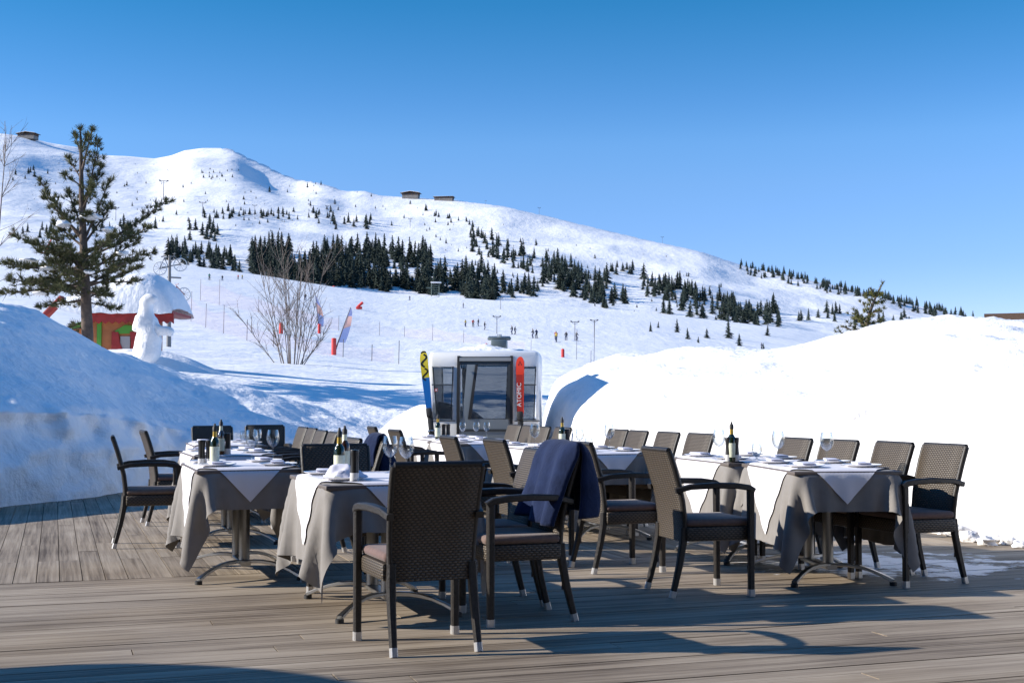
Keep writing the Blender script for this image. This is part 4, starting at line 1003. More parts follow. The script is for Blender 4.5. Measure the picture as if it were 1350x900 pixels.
BR = [(355, 2, 345, .6), (372, 10, 388, -.5), (340, 22, 312, -.3), (330, 45, 342, .9), (318, 47, 236, .1), (312, 63, 262, -.4), (325, 60, 290, .5), (345, 40, 365, 1.0), (380, 32, 372, -1.0), (300, 80, 248, .3), (395, 60, 405, -.4), (362, 75, 352, 1.3), (350, 70, 330, -1.3),
      (335, 213, 262, .2), (340, 197, 300, -.2), (350, 190, 328, .6), (362, 186, 345, -.6), (372, 172, 368, .4), (345, 165, 318, -1.2), (318, 142, 240, -.1), (322, 135, 265, .5), (330, 150, 300, 1.1), (385, 155, 392, -.6), (365, 150, 350, -1.5), (376, 135, 340, 1.4), (398, 145, 405, .5), (400, 88, 396, .9),
      (285, 126, 185, .0), (265, 126, 215, .3), (235, 82, 205, .2), (228, 120, 172, -.2), (245, 88, 232, -.4), (260, 90, 262, .5), (275, 128, 250, -.5), (292, 92, 285, .6), (300, 125, 285, -.6), (205, 94, 176, 0), (200, 108, 176, .1), (360, 118, 335, -1.6), (350, 100, 318, -1.7), (380, 110, 365, -1.5), (388, 95, 385, -1.2), (430, 92, 428, .2), (432, 84, 438, -.2),
      (358, 25, 352, -.9), (366, 18, 368, .9), (375, 45, 385, .3), (352, 55, 325, .8), (378, 165, 345, 1.0), (360, 178, 315, .1), (392, 120, 375, 1.2), (370, 90, 342, -1.9), (382, 70, 378, -1.5)]
snowpads = []
for py, tx, ty, dy in BR:
    a_ = trunk_at(py); c_ = pq(tx, ty, dy); L = (c_-a_).length
    m_ = (a_+c_)/2 + Vector((0, 0, -.10*L + .1)); pts = bez(a_, m_, c_, 9)
    tb.tube(pts, list(np.linspace(.035 if L > .9 else .02, .007, 9)), 6)
    dens = max(3, int(L*7.5))
    for k_ in range(dens):
        t_ = .28 + .72*(k_+.5)/dens; i = min(int(t_*8), 7); p = pts[i].lerp(pts[i+1], t_*8-i)
        dr_ = (pts[min(i+1, 8)]-pts[max(i-1, 0)]).normalized()
        for s_ in range(3 if L > .7 else 2):
            off = Vector((random.gauss(0, .085), random.gauss(0, .12), random.gauss(.01, .05)))*min(1.25, .45+L*.5)*(1.15-.55*t_)
            e_ = p + off + dr_*.06
            if off.length > .09: tb.tube([p, e_], [.008, .005], 4, cap=False)
            needle_tuft(nb, e_, dr_*.8+Vector((0, 0, .8))+off*2.0, random.uniform(.105, .155), 24, .0072)
    needle_tuft(nb, c_, (c_-m_).normalized()+Vector((0, 0, .5)), .15, 42, .0075)
needle_tuft(nb, pq(101, 168), (0, 0, 1), .17, 60, .008)
tr = tb.build('trunk', M_bark, pine, 60); nb.build('crown', M_need, pine, 0)
sb_ = MB()
for px, py, dy, a_, b__, c__ in [(122, 287, -.3, .25, .22, .075), (87, 297, -.35, .17, .2, .08), (146, 304, -.25, .16, .2, .07), (72, 356, -.5, .2, .2, .05), (130, 362, -.8, .13, .15, .05), (58, 388, -.4, .15, .2, .045), (162, 334, -.15, .14, .15, .045), (34, 342, .05, .18, .2, .045)]:
    sb_ = MB(); sb_.ball(pq(px, py, dy), (a_, b__, c__), lump=.22, seg=14, rings=9); sb_.build('snow_pad', M_snow, pine, 70)

# young spruce leaning over the crest of the right bank
random.seed(5); Ys_ = 26.; s26 = Ys_/F
spr = empty('spruce_tree', (P(1140, 470, Ys_).x, Ys_, 0.2), 0, 'sunlit young spruce with a leaning tip poking over the right snow bank', 'tree')
def sq(px, py, dy=0.): v = P(px, py, Ys_+dy); return v - spr.location
tb = MB(); nb = MB(); line = [(1128, 560), (1136, 470), (1144, 425), (1150, 405), (1157, 388), (1165, 373)]
tb.tube([sq(x, y) for x, y in line], [.08, .06, .04, .03, .02, .008], 8)
for y_, tx, ty, dy in [(445, 1104, 436, 0), (440, 1118, 425, -.4), (440, 1170, 436, .3), (430, 1122, 414, .3), (425, 1128, 408, -.2), (428, 1165, 420, .2), (415, 1138, 398, .1), (412, 1164, 408, -.2), (402, 1143, 388, .1), (400, 1166, 395, .1), (392, 1150, 381, 0), (388, 1165, 386, 0), (450, 1110, 445, .4), (450, 1125, 440, -.5), (452, 1160, 446, -.4), (436, 1108, 430, .5), (420, 1130, 418, .5), (435, 1140, 428, -.5), (425, 1150, 415, -.4)]:
    a_ = sq(float(np.interp(y_, [373, 388, 405, 425, 470], [1165, 1157, 1150, 1144, 1136])), y_); c_ = sq(tx, ty, dy); m_ = (a_+c_)/2+Vector((0, 0, -.04)); pts = bez(a_, m_, c_, 6)
    tb.tube(pts, list(np.linspace(.014, .005, 6)), 5)
    for k_ in range(9):
        t_ = .2+.8*k_/8; i = min(int(t_*5), 4); p = pts[i].lerp(pts[i+1], t_*5-i) + Vector((random.gauss(0, .03), random.gauss(0, .05), random.gauss(0, .02)))
        needle_tuft(nb, p, (c_-a_).normalized()+Vector((0, 0, .3)), .075, 26, .0055)
for x, y in line[2:]: needle_tuft(nb, sq(x, y), (.3, 0, 1), .09, 24, .005)
for k_ in range(10): needle_tuft(nb, sq(1157+.8*k_, 388-1.5*k_), (.4, 0, 1), .05, 14, .004)
tb.build('trunk', M_bark, spr, 60); nb.build('crown', M_need2, spr, 0)

# leafless shrub on the piste edge and the bare birch at the left edge
M_twig = mat('bare_twig_bark', (.17, .135, .11), .9, var=(8, .3))
def twig(b, p, d, L, r, lev, k=5):
    pts = [p]; n_ = 6
    for i in range(n_):
        d = (d + Vector((random.gauss(0, .07), random.gauss(0, .09), random.gauss(.02, .05)))).normalized(); pts.append(pts[-1]+d*L/n_)
    b.tube(pts, list(np.linspace(r, r*.45, n_+1)), k, cap=False)
    if lev > 0:
        for i in range(random.randint(3, 5)):
            j = random.randint(1, n_-1); e_ = (d + Vector((random.gauss(0, .45), random.gauss(0, .45), random.gauss(.1, .25)))).normalized()
            twig(b, pts[j], e_, L*random.uniform(.3, .55), r*.55, lev-1, 4)
random.seed(33)
shp = on_ground(385, 58); sh = empty('bare_shrub', shp, 0, 'leafless many-stemmed shrub standing on the snow in front of the flags', 'shrub')
for i, (px, py, dy) in enumerate([(312, 405, -.5), (335, 330, .3), (350, 345, -.8), (368, 318, .6), (380, 338, -.4), (392, 350, 1.0), (405, 340, .2), (432, 330, -.3), (420, 400, .8), (440, 420, -.6), (362, 365, 1.2), (398, 330, -.9), (345, 400, .9), (412, 370, 0), (375, 350, 0), (425, 440, .1)]):
    e_ = Vector(((px-385)*58/F, dy, (474-py)*58/F)); b = MB(); p = Vector(((px-385)*.003*3, dy*.2, -.1))
    L = e_.length; pts = bez(p, p+Vector((e_.x*.30, e_.y*.3, e_.z*.45)), e_, 12)
    b.tube(pts, list(np.linspace(.023, .007, 12)), 6, cap=False)
    for k_ in range(13):
        j = random.randint(2, 10); d_ = (pts[min(j+1, 11)]-pts[j-1]).normalized()
        twig(b, pts[j], (d_+Vector((random.gauss(0, .5), random.gauss(0, .5), .15))).normalized(), L*random.uniform(.15, .36), .010, 1, 4)
    b.build('stem', M_twig, sh, 60)
bp_ = P(-14, 430, 30.); bi = empty('bare_tree', bp_, 0, 'thin leafless tree at the left edge before the mountain', 'tree')
b = MB(); tr_ = bez(Vector((0, 0, -.8)), Vector((.15, 0, 2.2)), Vector((.3, 0, 4.3)), 14); b.tube(tr_, list(np.linspace(.03, .005, 14)), 6); b.build('trunk', M_twig, bi, 60)
b = MB()
for k_ in range(26):
    j = random.randint(3, 12); twig(b, tr_[j], Vector((random.gauss(.1, .5), random.gauss(0, .5), .75)).normalized(), random.uniform(.5, 1.1), .007, 1, 4)
b.build('branches', M_twig, bi, 60)

# ------------------------------------------------------------------ conifers on the mountain
def conifer_mesh(name, seed, slim, tiers=14, per=12):
    rd = random.Random(seed); b = MB(); lean = rd.uniform(-.02, .02)
    b.tube([(0, 0, -.08), (lean*.5, 0, .5), (lean, 0, .98)], [.022, .014, .003], 5)
    b.lathe([(.07*slim*4, .07), (.045*slim*4, .4), (.02*slim*4, .75), (.0, .95)], k=7)
    for t_ in range(tiers):
        f = t_/(tiers-1); z = .06 + .88*f; r = (slim*(1-f)**.8+.02)*rd.uniform(.8, 1.15)
        for k_ in range(max(4, int(per*(1-f*.5)))):
            a_ = rd.uniform(0, 2*math.pi); q_ = r*rd.uniform(.65, 1.2); wd = .055*(1-f*.55)*rd.uniform(.8, 1.3); dr_ = .05*(1-f*.6)+rd.uniform(-.015, .02)
            ca, sa = math.cos(a_), math.sin(a_); cx_ = lean*f
            pt = lambda rr_, s__, zz: (cx_+ca*rr_-sa*s__, sa*rr_+ca*s__, zz)
            b.add([pt(0, 0, z+.05), pt(q_*.5, wd, z-dr_*.3), pt(q_, 0, z-dr_), pt(q_*.5, -wd, z-dr_*.3), pt(q_*.55, 0, z+.02)], [(0, 1, 4), (1, 2, 4), (2, 3, 4), (3, 0, 4)])
    return b.mesh(name, M_con, 0)
vary(M_con, .3)
CON = [conifer_mesh('conifer', s_, sl) for s_, sl in ((1, .25), (2, .29), (3, .27), (4, .33), (5, .23), (6, .35))]
rt = random.Random(99)
SL = lambda x: float(np.interp(x, sx, sy))
CLU = [  # x range, base row as a function of x, spread, height range, number, group key
 (330, 655, lambda x: np.interp(x, [330, 420, 520, 590, 655], [352, 352, 356, 368, 386]), (-22, 26), (15, 37), 380, 'wood'),
 (218, 318, lambda x: 336+(x-218)*.16, (-12, 10), (15, 26), 62, 'wood'), (245, 290, lambda x: 312, (-10, 8), (14, 22), 10, 'wood'),
 (265, 445, lambda x: 284, (-5, 5), (7, 12), 48, 'upper'), (425, 490, lambda x: 296, (-6, 6), (10, 16), 12, 'upper'),
 (335, 655, lambda x: np.interp(x, [330, 400, 500, 600, 655], [358, 366, 380, 388, 391]), (-7, 4), (15, 32), 170, 'wood'),
 (655, 712, lambda x: 384+(x-655)*.12, (-10, 6), (16, 24), 20, 'mid'), (620, 705, lambda x: 318+(x-620)*.4, (-15, 14), (9, 20), 64, 'mid'),
 (715, 800, lambda x: 358+(x-715)*.38, (-20, 18), (13, 27), 105, 'mid'), (745, 832, lambda x: 395, (-8, 6), (18, 28), 15, 'mid'),
 (802, 852, lambda x: 357, (-5, 5), (10, 14), 9, 'right'), (842, 970, lambda x: 378+(x-842)*.26, (-15, 12), (11, 24), 92, 'right'),
 (960, 1030, lambda x: 424, (-14, 12), (16, 27), 44, 'right'), (868, 1000, lambda x: 412+(x-868)*.09, (-5, 4), (18, 26), 14, 'right'),
 (975, 1135, None, (1, 8), (7, 12), 110, 'ridge'), (1130, 1285, None, (0, 6), (9, 15), 80, 'ridge'),
 (1050, 1112, lambda x: 418, (-8, 8), (13, 18), 10, 'right'), (1125, 1205, lambda x: 428, (-8, 6), (14, 19), 13, 'right'),
 (0, 205, lambda x: 306-(x-100)*.03, (-6, 8), (11, 18), 30, 'left'), (560, 625, lambda x: 283+(x-560)*.2, (-8, 8), (6, 10), 16, 'upper'), (260, 320, lambda x: 232, (-9, 6), (3, 6), 16, 'upper'),
 (0, 60, lambda x: 232, (-14, 8), (6, 10), 8, 'left'), (130, 560, lambda x: 262+(x-130)*.02, (-26, 30), (3, 9), 70, 'upper'), (560, 960, lambda x: 330+(x-560)*.2, (-40, 30), (4, 10), 75, 'mid'), (0, 560, lambda x: 265, (-50, 40), (1.5, 3.5), 110, 'upper'), (540, 960, lambda x: 320+(x-540)*.2, (-50, 40), (1.5, 3.5), 70, 'mid')]
TR = []
for x0, x1, fn, sprd, hr, n_, key in CLU:
    c = 0; tries = 0
    while c < n_ and tries < n_*8:
        tries += 1
        x = rt.uniform(x0, x1)
        if key == 'wood' and n_ > 100:
            y = float(fn(x)) + rt.uniform(*sprd)
            if float(vnoise(x/26., y/13.)) < -.17: continue
        elif fn is None: y = SL(x) + rt.uniform(*sprd)
        else: y = float(fn(x)) + rt.uniform(*sprd)
        if fn is None:
            D = float(np.interp(x, PXS, SKY_D))*rt.uniform(.90, .985); p = on_ground(x, D)
        else:
            p = seat_on(x, y, 565.)
        h = (hr[0]+(hr[1]-hr[0])*rt.random()**1.7)*p.y/F
        TR.append((h*F/p.y, p, h, key)); c += 1
NEAR = [(858, 437, 13), (893, 438, 19), (907, 447, 15), (932, 446, 13), (961, 446, 27), (975, 456, 17), (921, 452, 9), (1012, 443, 15), (1007, 462, 11), (868, 432, 9)]
for x, y, h in NEAR:
    p = seat_on(x, y, 120, 480); TR.append((h+30, p, h*p.y/F, 'near'))
TR.sort(key=lambda t_: -t_[0])
LABT = {'wood': ('dark spruce packed in the big wood across the middle of the slope', 'spruces of the big wood'), 'upper': ('small dark spruce scattered high on the left half of the mountain', 'spruces high on the mountain'),
 'mid': ('dark spruce in the loose stands on the mountain above the cabin', 'spruces above the cabin'), 'right': ('dark spruce in the stands low on the right flank of the mountain', 'spruces on the right flank'),
 'ridge': ('dark spruce in the row along the right-hand skyline ridge', 'spruces along the ridge'), 'left': ('dark spruce on the far slope behind the big pine', 'spruces behind the pine'), 'near': ('small lone spruce standing out on the white piste right of the cabin', 'lone spruces on the piste')}
for i, (hp, p, h, key) in enumerate(TR[:296]):
    o = link('spruce_tree', CON[rt.randrange(6)], None, p - Vector((0, 0, .02*h)), rt.uniform(0, 6.28)); o.rotation_euler.x = rt.gauss(0, .03); o.rotation_euler.y = rt.gauss(0, .03); o.scale = (h, h, h*rt.uniform(.95, 1.1))
    tag(o, LABT[key][0], 'tree', LABT[key][1])
vs_, fs_, off = [], [], 0
raw = []
for me in CON:
    a_ = np.zeros(len(me.vertices)*3); me.vertices.foreach_get('co', a_); raw.append((a_.reshape(-1, 3), [tuple(p.vertices) for p in me.polygons]))
for hp, p, h, key in TR[296:]:
    c, f = raw[rt.randrange(6)]; a_ = rt.uniform(0, 6.28); ca, sa = math.cos(a_), math.sin(a_)
    w_ = np.stack([c[:, 0]*ca-c[:, 1]*sa, c[:, 0]*sa+c[:, 1]*ca, c[:, 2]], -1)*h + np.array(p)
    vs_ += w_.tolist(); fs_ += [tuple(i+off for i in q_) for q_ in f]; off += len(c)
if vs_:
    me = bpy.data.meshes.new('far_spruces'); me.from_pydata(vs_, [], fs_); me.materials.append(M_con)
    tag(link('far_spruces', me), 'tiny far spruces dotted over the mountain', kind='stuff')
# ------------------------------------------------------------------ piste furniture
M_pad = mat('red_padding', (.62, .035, .03), .6); M_pole = mat('grey_pole', (.10, .10, .11), .5, metal=.3); M_oran = mat('flag_orange', (.80, .46, .38), .7)
M_lil = mat('flag_lilac', (.55, .53, .76), .7); M_fblu = mat('flag_blue', (.46, .50, .74), .7)
def flag(px, py, Y, tip, belly, lab):
    base = seat_on(px, py, 70, 140); s_ = base.y/F
    o = empty('feather_flag', base, 0, lab, 'flag', 'feather flags on the piste')
    q_ = lambda x, y, dy=0.: Vector(((x-px)*s_, dy, (py-y)*s_))
    tp = q_(*tip); b = MB(); pts = bez(q_(px, py+1), q_(px+(tip[0]-px)*.45, (py+tip[1])/2), tp, 12); b.tube(pts, list(np.linspace(.05, .02, 12)), 8); b.build('pole', M_pole, o)
    b = MB(); b.lathe([(0, 0), (.15, 0), (.16, .1), (.15, 1.05), (0, 1.08)], q_(px, py), 14); b.build('base_pad', M_pad, o)
    e_ = [Vector(v) for v in bez(tp, q_(*belly[0]), q_(*belly[1]), 12)]
    lo = [pts[11-int(i*8/11)] for i in range(12)]
    for i0, i1, m_, nm in ((0, 4, M_lil, 'banner'), (4, 7, M_oran, 'banner_print'), (7, 11, M_fblu, 'banner')):
        bb = MB(); vv, q = [], []
        for i in range(i0, i1+1):
            wv = .06*math.sin(i*.9)
            for d in (.008, -.008):
                vv += [lo[i]+Vector((.0, d, 0)), e_[i]+Vector((0, d+wv, 0))]
        for i in range(i1-i0):
            a_, c = 4*i, 4*i+4; q += [(a_, a_+1, c+1, c), (a_+2, c+2, c+3, a_+3), (a_+1, a_+3, c+3, c+1), (a_, c, c+2, a_+2)]
        bb.add(vv, q); bb.build(nm, m_, o, 40)
flag(440, 468, 99, (462, 405), ((468, 418), (455, 452)), 'leaning lilac feather flag with orange print on a red foot, right one of two')
flag(419, 439, 99, (413.5, 388), ((428, 412), (424, 430)), 'lilac feather flag with orange print behind the bare shrub, left one of two')
def padpost(px, py, hpx, lab, y0=60, wd=None):
    p = seat_on(px, py, y0, 520); h = hpx*p.y/F; r = (wd or hpx*.20)*p.y/F/1.0
    b = MB(); b.lathe([(0, -.1), (r, -.1), (r, h*.93), (r*.85, h), (0, h)], k=14); b.tube([(0, 0, h), (0, 0, h*1.06)], r*.25, 6)
    tag(b.build('padded_post', M_pad, None, 40, p), lab, 'padded post', 'red padded posts on the piste')
for px, py, h_, lab in [(742, 471, 11, 'red padded post on the white piste right of the cabin roof'), (641, 462, 9, 'red padded post just above the cabin roof'), (370, 440, 14, 'red padded post seen through the bare shrub'),
                        (438, 369, 8, 'red padded post below the wood above the left flag'), (531, 387, 6, 'left red padded post at the edge of the big wood'), (545, 387, 5, 'middle red padded post at the edge of the big wood'), (588, 385, 7, 'right red padded post at the edge of the big wood'), (583, 385, 6, 'red padded post touching the rightmost one at the wood\'s edge')]:
    padpost(px, py, h_, lab)
# snow gun
p = seat_on(473, 408, 100, 400); s_ = p.y/F; sg = empty('snow_cannon', p, 0, 'red snow cannon tilted up on the piste above the right flag', 'snow cannon')
b = MB(); b.box((0, 0, 2.2*s_), (8*s_, 5*s_, 3.6*s_), bev=.15); b.build('carriage', M_pad, sg)
b = MB(); b.tube([(-2*s_, 0, 3.5*s_), (5*s_, 0, 9.5*s_)], [1.6*s_, 1.9*s_], 14); b.build('barrel', M_pad, sg)
p = seat_on(52, 330, 200, 470); s_ = p.y/F; sg = empty('snow_cannon', p, 0, 'red snow cannon pointing up behind the big pine', 'snow cannon')
b = MB(); b.tube([(0, 0, 0), (4*s_, 0, 8*s_), (10*s_, 0, 22*s_)], [1.3*s_, 1.2*s_, .7*s_], 10); b.build('barrel', M_pad, sg); b = MB(); b.box((0, 0, 1.0*s_), (6*s_, 4*s_, 2.6*s_), bev=.1); b.build('carriage', M_pad, sg)

# safety nets on poles
def net_mat():
    m = bpy.data.materials.new('safety_net'); m.use_nodes = True; n, l = nt(m); b = n['Principled BSDF']; b.inputs['Base Color'].default_value = (.55, .12, .16, 1); b.inputs['Roughness'].default_value = .9
    t = n.new('ShaderNodeBsdfTransparent'); mx = n.new('ShaderNodeMixShader'); mx.inputs[0].default_value = .045
    l.new(t.outputs[0], mx.inputs[1]); l.new(b.outputs[0], mx.inputs[2]); l.new(mx.outputs[0], n['Material Output'].inputs[0]); return m
M_net = net_mat()
def fence(posts, lab, net=True):
    pts = [(seat_on(px, py, 45, 460), hp) for px, py, hp in posts]; o = empty('safety_fence', pts[0][0], 0, lab, 'fence', 'safety net fences along the piste')
    tops = []
    for p, hp in pts:
        h = hp*p.y/F; r = max(.025, .55*p.y/F*.55); b = MB(); c = p-pts[0][0]
        b.tube([c-Vector((0, 0, .2)), c+Vector((.02*h, 0, h))], r, 6); b.build('pole', M_pole, o); tops.append((c, h))
    if net:
        b = MB(); vv, q = [], []
        for i in range(len(tops)-1):
            (c0, h0), (c1, h1) = tops[i], tops[i+1]
            for k_ in range(6):
                f = k_/6; c = c0.lerp(c1, f); h = (h0+(h1-h0)*f); sag = .12*math.sin(math.pi*f)*h
                X, Y = c.x+pts[0][0].x, c.y+pts[0][0].y; gz_ = ground_z(X, Y)-pts[0][0].z
                vv += [(c.x, c.y, gz_+.05), (c.x, c.y, c.z+h*.8-sag)]
        for i in range(len(vv)//2-1): q.append((2*i, 2*i+1, 2*i+3, 2*i+2))
        b.add(vv, q); b.build('net', M_net, o, 0)
fence([(232, 420, 18), (251, 424, 40), (270.5, 432, 32), (294, 440, 38), (325, 449, 28), (360, 457, 24), (400, 463, 24), (452, 471, 24), (490, 476, 22), (525.5, 480, 31)], 'pinkish safety net on thin poles running from the hut down past the shrub')
fence([(263, 396, 28), (288, 402, 34), (340, 412, 22), (392, 424, 20), (446, 436, 20), (500, 442, 18), (533, 444, 14), (570, 449, 22), (611, 452, 16), (655, 456, 14), (700, 462, 14)], 'further safety fence of thin poles crossing the piste above the cabin')
fence([(760, 474, 40), (783, 480, 58), (779, 478, 16)], 'pair of tall thin poles on the piste right of the cabin', net=False)

# skiers
JK = {k_: mat('ski_wear_'+k_, c, .8) for k_, c in dict(black=(.02, .02, .025), navy=(.03, .04, .09), green=(.03, .20, .14), brown=(.14, .06, .035), red=(.42, .04, .03), yellow=(.5, .35, .04), grey=(.13, .14, .16)).items()}
M_skin = mat('skin', (.50, .30, .22), .6); M_skis = mat('skier_skis', (.05, .05, .06), .4)
SKV = [(0, 0, .92), (0, .02, 1.12), (0, .06, 1.33), (0, .09, 1.47), (0, .11, 1.60), (0, .12, 1.70), (.10, .02, .88), (.14, .16, .50), (.14, .0, .10), (.14, .17, .06), (-.10, .02, .88), (-.14, .16, .50), (-.14, .0, .10), (-.14, .17, .06), (.19, .05, 1.36), (.30, .12, 1.12), (.27, .36, 1.02), (-.19, .05, 1.36), (-.30, .12, 1.12), (-.27, .36, 1.02)]
SKE = [(0, 1), (1, 2), (2, 3), (3, 4), (4, 5), (0, 6), (6, 7), (7, 8), (8, 9), (0, 10), (10, 11), (11, 12), (12, 13), (2, 14), (14, 15), (15, 16), (2, 17), (17, 18), (18, 19)]
SKR = [.16, .15, .17, .07, .105, .09, .11, .085, .07, .06, .11, .085, .07, .06, .08, .065, .05, .08, .065, .05]
def skier_mesh(jk, tr):
    me = skin_body('person', SKV, SKE, SKR, [JK[tr], JK[jk], M_skin, JK['black']], 2)
    for p in me.polygons:
        z = p.center.z
        p.material_index = 0 if z < .98 else (1 if z < 1.49 else (2 if z < 1.60 else 3))
    return me
SM = [skier_mesh(*c) for c in (('black', 'navy'), ('navy', 'black'), ('brown', 'black'), ('grey', 'navy'), ('red', 'black'), ('yellow', 'navy'))]; SGREEN = skier_mesh('green', 'black')
b = MB()
for s_ in (-1, 1): b.bar([(s_*.14, -.8, .015), (s_*.14, .75, .015), (s_*.14, .95, .08)], [.08, .08, .05], .02)
SKI_ME = b.mesh('ski_pair', M_skis); b = MB()
for s_ in (-1, 1): b.tube([(s_*.27, .37, 1.05), (s_*.34, .1, .05)], .012, 5)
POLE_ME = b.mesh('ski_poles', M_skis)
rs = random.Random(4)
SKIERS = [(611, 406), (614, 431), (623.5, 431), (631, 430), (638.5, 435), (675.5, 441), (678.5, 441), (703, 446), (707.5, 446), (733, 448), (734, 451), (746.5, 449), (760, 449), (313, 368), (318.5, 368), (292, 370), (402, 396), (1005, 461), (540, 396)]
for px, py in SKIERS + [(274.5, 369)]:
    p = seat_on(px, py, 90, 520); gr = (px, py) == (274.5, 369)
    o = link('person', SGREEN if gr else SM[rs.choice((0, 1, 2, 3, 0, 1, 4, 5))], None, p, rs.uniform(0, 6.28)); sc = rs.uniform(.80, .92)*(1.25 if gr else 1.)
    o.scale = (sc,)*3
    if gr: tag(o, 'skier in a green jacket gliding on the upper left piste', 'skier')
    elif px < 420: tag(o, 'tiny skier far off on the upper left piste', 'skier', 'skiers on the upper left piste')
    else: tag(o, 'tiny skier far off on the piste behind the cabin', 'skier', 'skiers on the piste behind the cabin')
    link('skis', SKI_ME, o); link('ski_poles', POLE_ME, o)

# lift pylons
b = MB(); b.tube([(0, 0, -.02), (0, 0, .97)], [.022, .014], 8); mast_me = b.mesh('mast', M_pole)
b = MB(); b.box((0, 0, .95), (.46, .03, .03), bev=.005); b.box((-.2, 0, .985), (.09, .05, .035), bev=.005); b.box((.2, 0, .985), (.09, .05, .035), bev=.005); b.tube([(-.2, 0, .95), (0, 0, .82), (.2, 0, .95)], .009, 5); arm_me = b.mesh('crossarm', M_pole)
PYL = [(213, 262, 26), (265, 286, 20), (150, 290, 18), (334, 284, 14), (430, 282, 12), (540, 300, 13), (711, 288, 9), (655, 320, 12), (874, 320, 9), (660, 408, 16), (908, 372, 12), (758, 449, 26), (783.5, 445, 24), (655, 440, 24), (640, 262, 6)]
for i, (px, py, hp) in enumerate(PYL):
    sky_ = py < SL(px)+6
    p = on_ground(px, float(np.interp(px, PXS, SKY_D))*.985) if sky_ else seat_on(px, py, 150 if py > 395 else 565)
    h = hp*p.y/F; o = empty('lift_pylon', p, .25, 'thin T-shaped ski-lift pylon %s' % ('on the piste behind the cabin' if py > 395 else 'high on the mountain'), 'lift pylon', 'lift pylons on the piste' if py > 395 else 'lift pylons on the mountain')
    for me in (mast_me, arm_me): link(me.name, me, o)
    o.scale = (h, h, h)
# lift drive frame at the wood's edge
p = seat_on(573, 386, 300, 470); s_ = p.y/F; lf = empty('lift_station', p, 0, 'small open steel lift frame with rungs and white top at the wood\'s edge', 'lift station')
b = MB()
for x in (-5, 5): b.tube([(x*s_, 0, -.3), (x*s_, 0, 20*s_)], .5*s_, 6)
for z in range(2, 19, 3): b.tube([(-5*s_, 0, z*s_), (5*s_, 0, z*s_)], .45*s_, 5)
b.build('frame', mat('lift_green_steel', (.09, .13, .11), .5), lf); b = MB(); b.box((1*s_, 0, 21*s_), (14*s_, 6*s_, 1.6*s_), bev=.2); b.build('roof', M_wht, lf); b = MB(); b.box((-9*s_, 0, 14*s_), (6*s_, 1*s_, 1.2*s_)); b.build('bracket', MATS['lift_green_steel'], lf)

# ------------------------------------------------------------------ buildings
M_wood = mat('dark_chalet_wood', (.085, .05, .032), .85, bump=(3, .4, .03), var=(.5, .3)); M_stone = mat('chalet_stone', (.22, .20, .18), .9, var=(.6, .3)); M_win = mat('chalet_window', (.03, .035, .045), .1, spec=.8)
def mountain_house(px, W, H, D_, lab, flat=False):
    d = float(np.interp(px, PXS, SKY_D))*.985; p = on_ground(px, d); o = empty('mountain_chalet', p, R(-8), lab, 'building')
    b = MB(); b.box((0, 0, H*.2-1), (W, D_, H*.4+2)); b.build('ground_floor', M_stone, o)
    b = MB(); b.box((0, 0, H*.62), (W*1.02, D_*1.02, H*.43)); wl = b.build('wall', M_wood, o)
    b = MB()
    if flat: b.box((0, 0, H*.9), (W*1.15, D_*1.15, H*.09), bev=.2)
    else: b.prism([(-W*.62, H*.80), (0, H*1.12), (W*.62, H*.80), (W*.62, H*.88), (0, H*1.22), (-W*.62, H*.88)], D_*1.2)
    b.build('roof', M_wood, o)
    b = MB()
    if flat: b.box((0, 0, H*.975), (W*1.1, D_*1.1, H*.055), bev=.15)
    else: b.prism([(-W*.60, H*.895), (0, H*1.235), (W*.60, H*.895), (W*.58, H*.98), (0, H*1.32), (-W*.58, H*.98)], D_*1.15)
    b.build('roof_snow', M_snow, o)
    for i in range(5):
        b = MB(); b.box((W*(-.38+.19*i), -D_*.512, H*.6), (W*.09, .12, H*.17)); b.build('window', M_win, wl)
mountain_house(32, 20, 5.5, 12, 'dark timber chalet under a snowy roof on the left skyline')
mountain_house(541, 17, 5, 10, 'small mountain building on the skyline, left one of two')
mountain_house(585, 19, 3.6, 10, 'low flat mountain building on the skyline, right one of two', True)

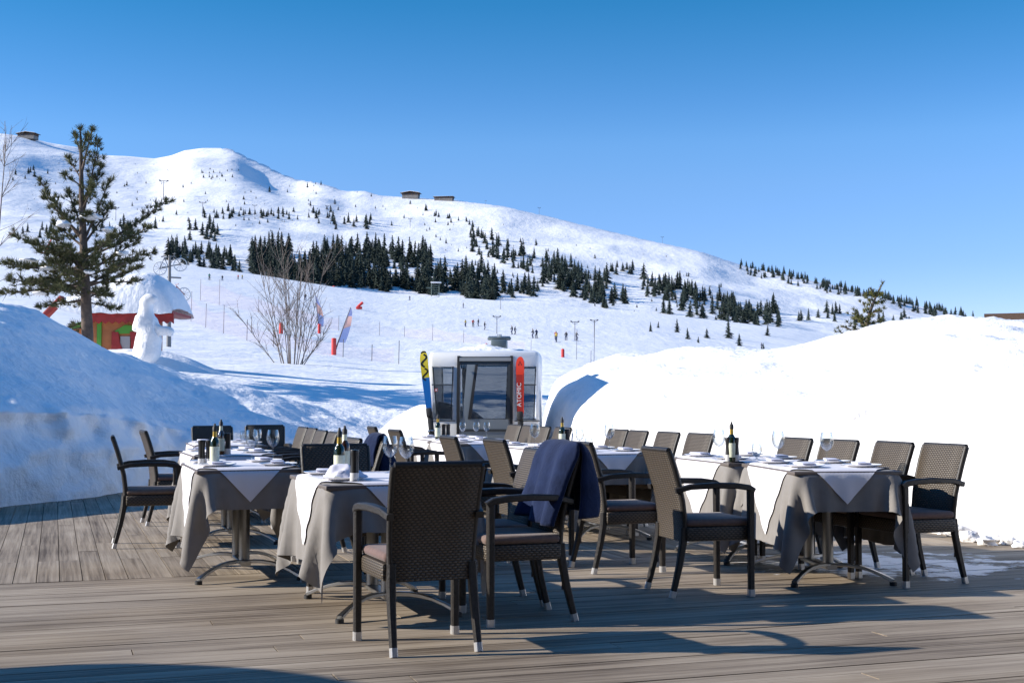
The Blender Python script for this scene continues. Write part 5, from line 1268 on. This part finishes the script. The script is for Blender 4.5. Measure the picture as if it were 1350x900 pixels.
# plank-sided building beyond the right bank
M_plank = mat('sun_bleached_planks', (.30, .215, .135), .8, bump=(6, .4, .01), var=(2.5, .3))
bz = P(1330, 412, 27.); hb2 = empty('timber_building', (13.0, 29.0, -.10), R(-24), 'timber building whose plank roof edge shows beyond the right snow bank', 'building')
b = MB(); b.box((1.2, 2.2, 1.15), (6, 4.2, 2.3)); b.build('wall', M_wood, hb2)
for i in range(4):
    b = MB(); b.box((.9, -.15+.012*i, 2.33+.205*i), (6.9, .06, .192), bev=.01); b.build('roof_plank', M_plank, hb2)
b = MB(); b.prism([(-2.5, 3.1), (4.3, 3.1), (4.3, 3.24), (-2.5, 3.24)], 5.0, Matrix.Translation((0, 2.25, 0))); b.build('roof', M_wood, hb2)

# unseen restaurant front added behind the camera to cut sky fill, and the big parasol whose round shadow lies bottom left
rest = empty('sky_blocking_restaurant', (0, -2.6, 0), 0, 'unseen timber restaurant front added behind the terrace to block sky light', 'building')
b = MB(); b.box((0, -4, 4.3), (26, 8, 9)); wl = b.build('wall', M_wood, rest)
for i in range(8):
    b = MB(); b.box((-10.5+3*i, .03, 1.35), (2.0, .1, 2.1), bev=.02); wf = b.build('window', M_wood, wl)
    b = MB(); b.box((-10.5+3*i, .09, 1.35), (1.8, .03, 1.9)); b.build('pane', M_win, wf)
b = MB(); b.prism([(-14, 8.8), (14, 8.8), (14, 9.1), (-14, 9.1)], 11.0, Matrix.Translation((0, -3.6, 0))); b.build('roof', M_wood, rest)
par = empty('parasol', (-7.15, 4.30, 0), 0, 'large round dark parasol standing left of the camera', 'parasol')
M_par = mat('parasol_canvas', (.06, .06, .065), .9)
b = MB(); b.lathe([(1.50, 2.30), (1.48, 2.34), (.8, 2.56), (.05, 2.78), (.05, 2.75), (.8, 2.53), (1.49, 2.29)], k=32); b.build('canopy', M_par, par)
b = MB(); b.tube([(0, 0, 0), (0, 0, 2.8)], .03); b.build('pole', M_steel, par)
b = MB(); b.lathe([(0, 0), (.35, 0), (.35, .08), (.1, .12), (0, .12)], k=20); b.build('base', M_stone, par)
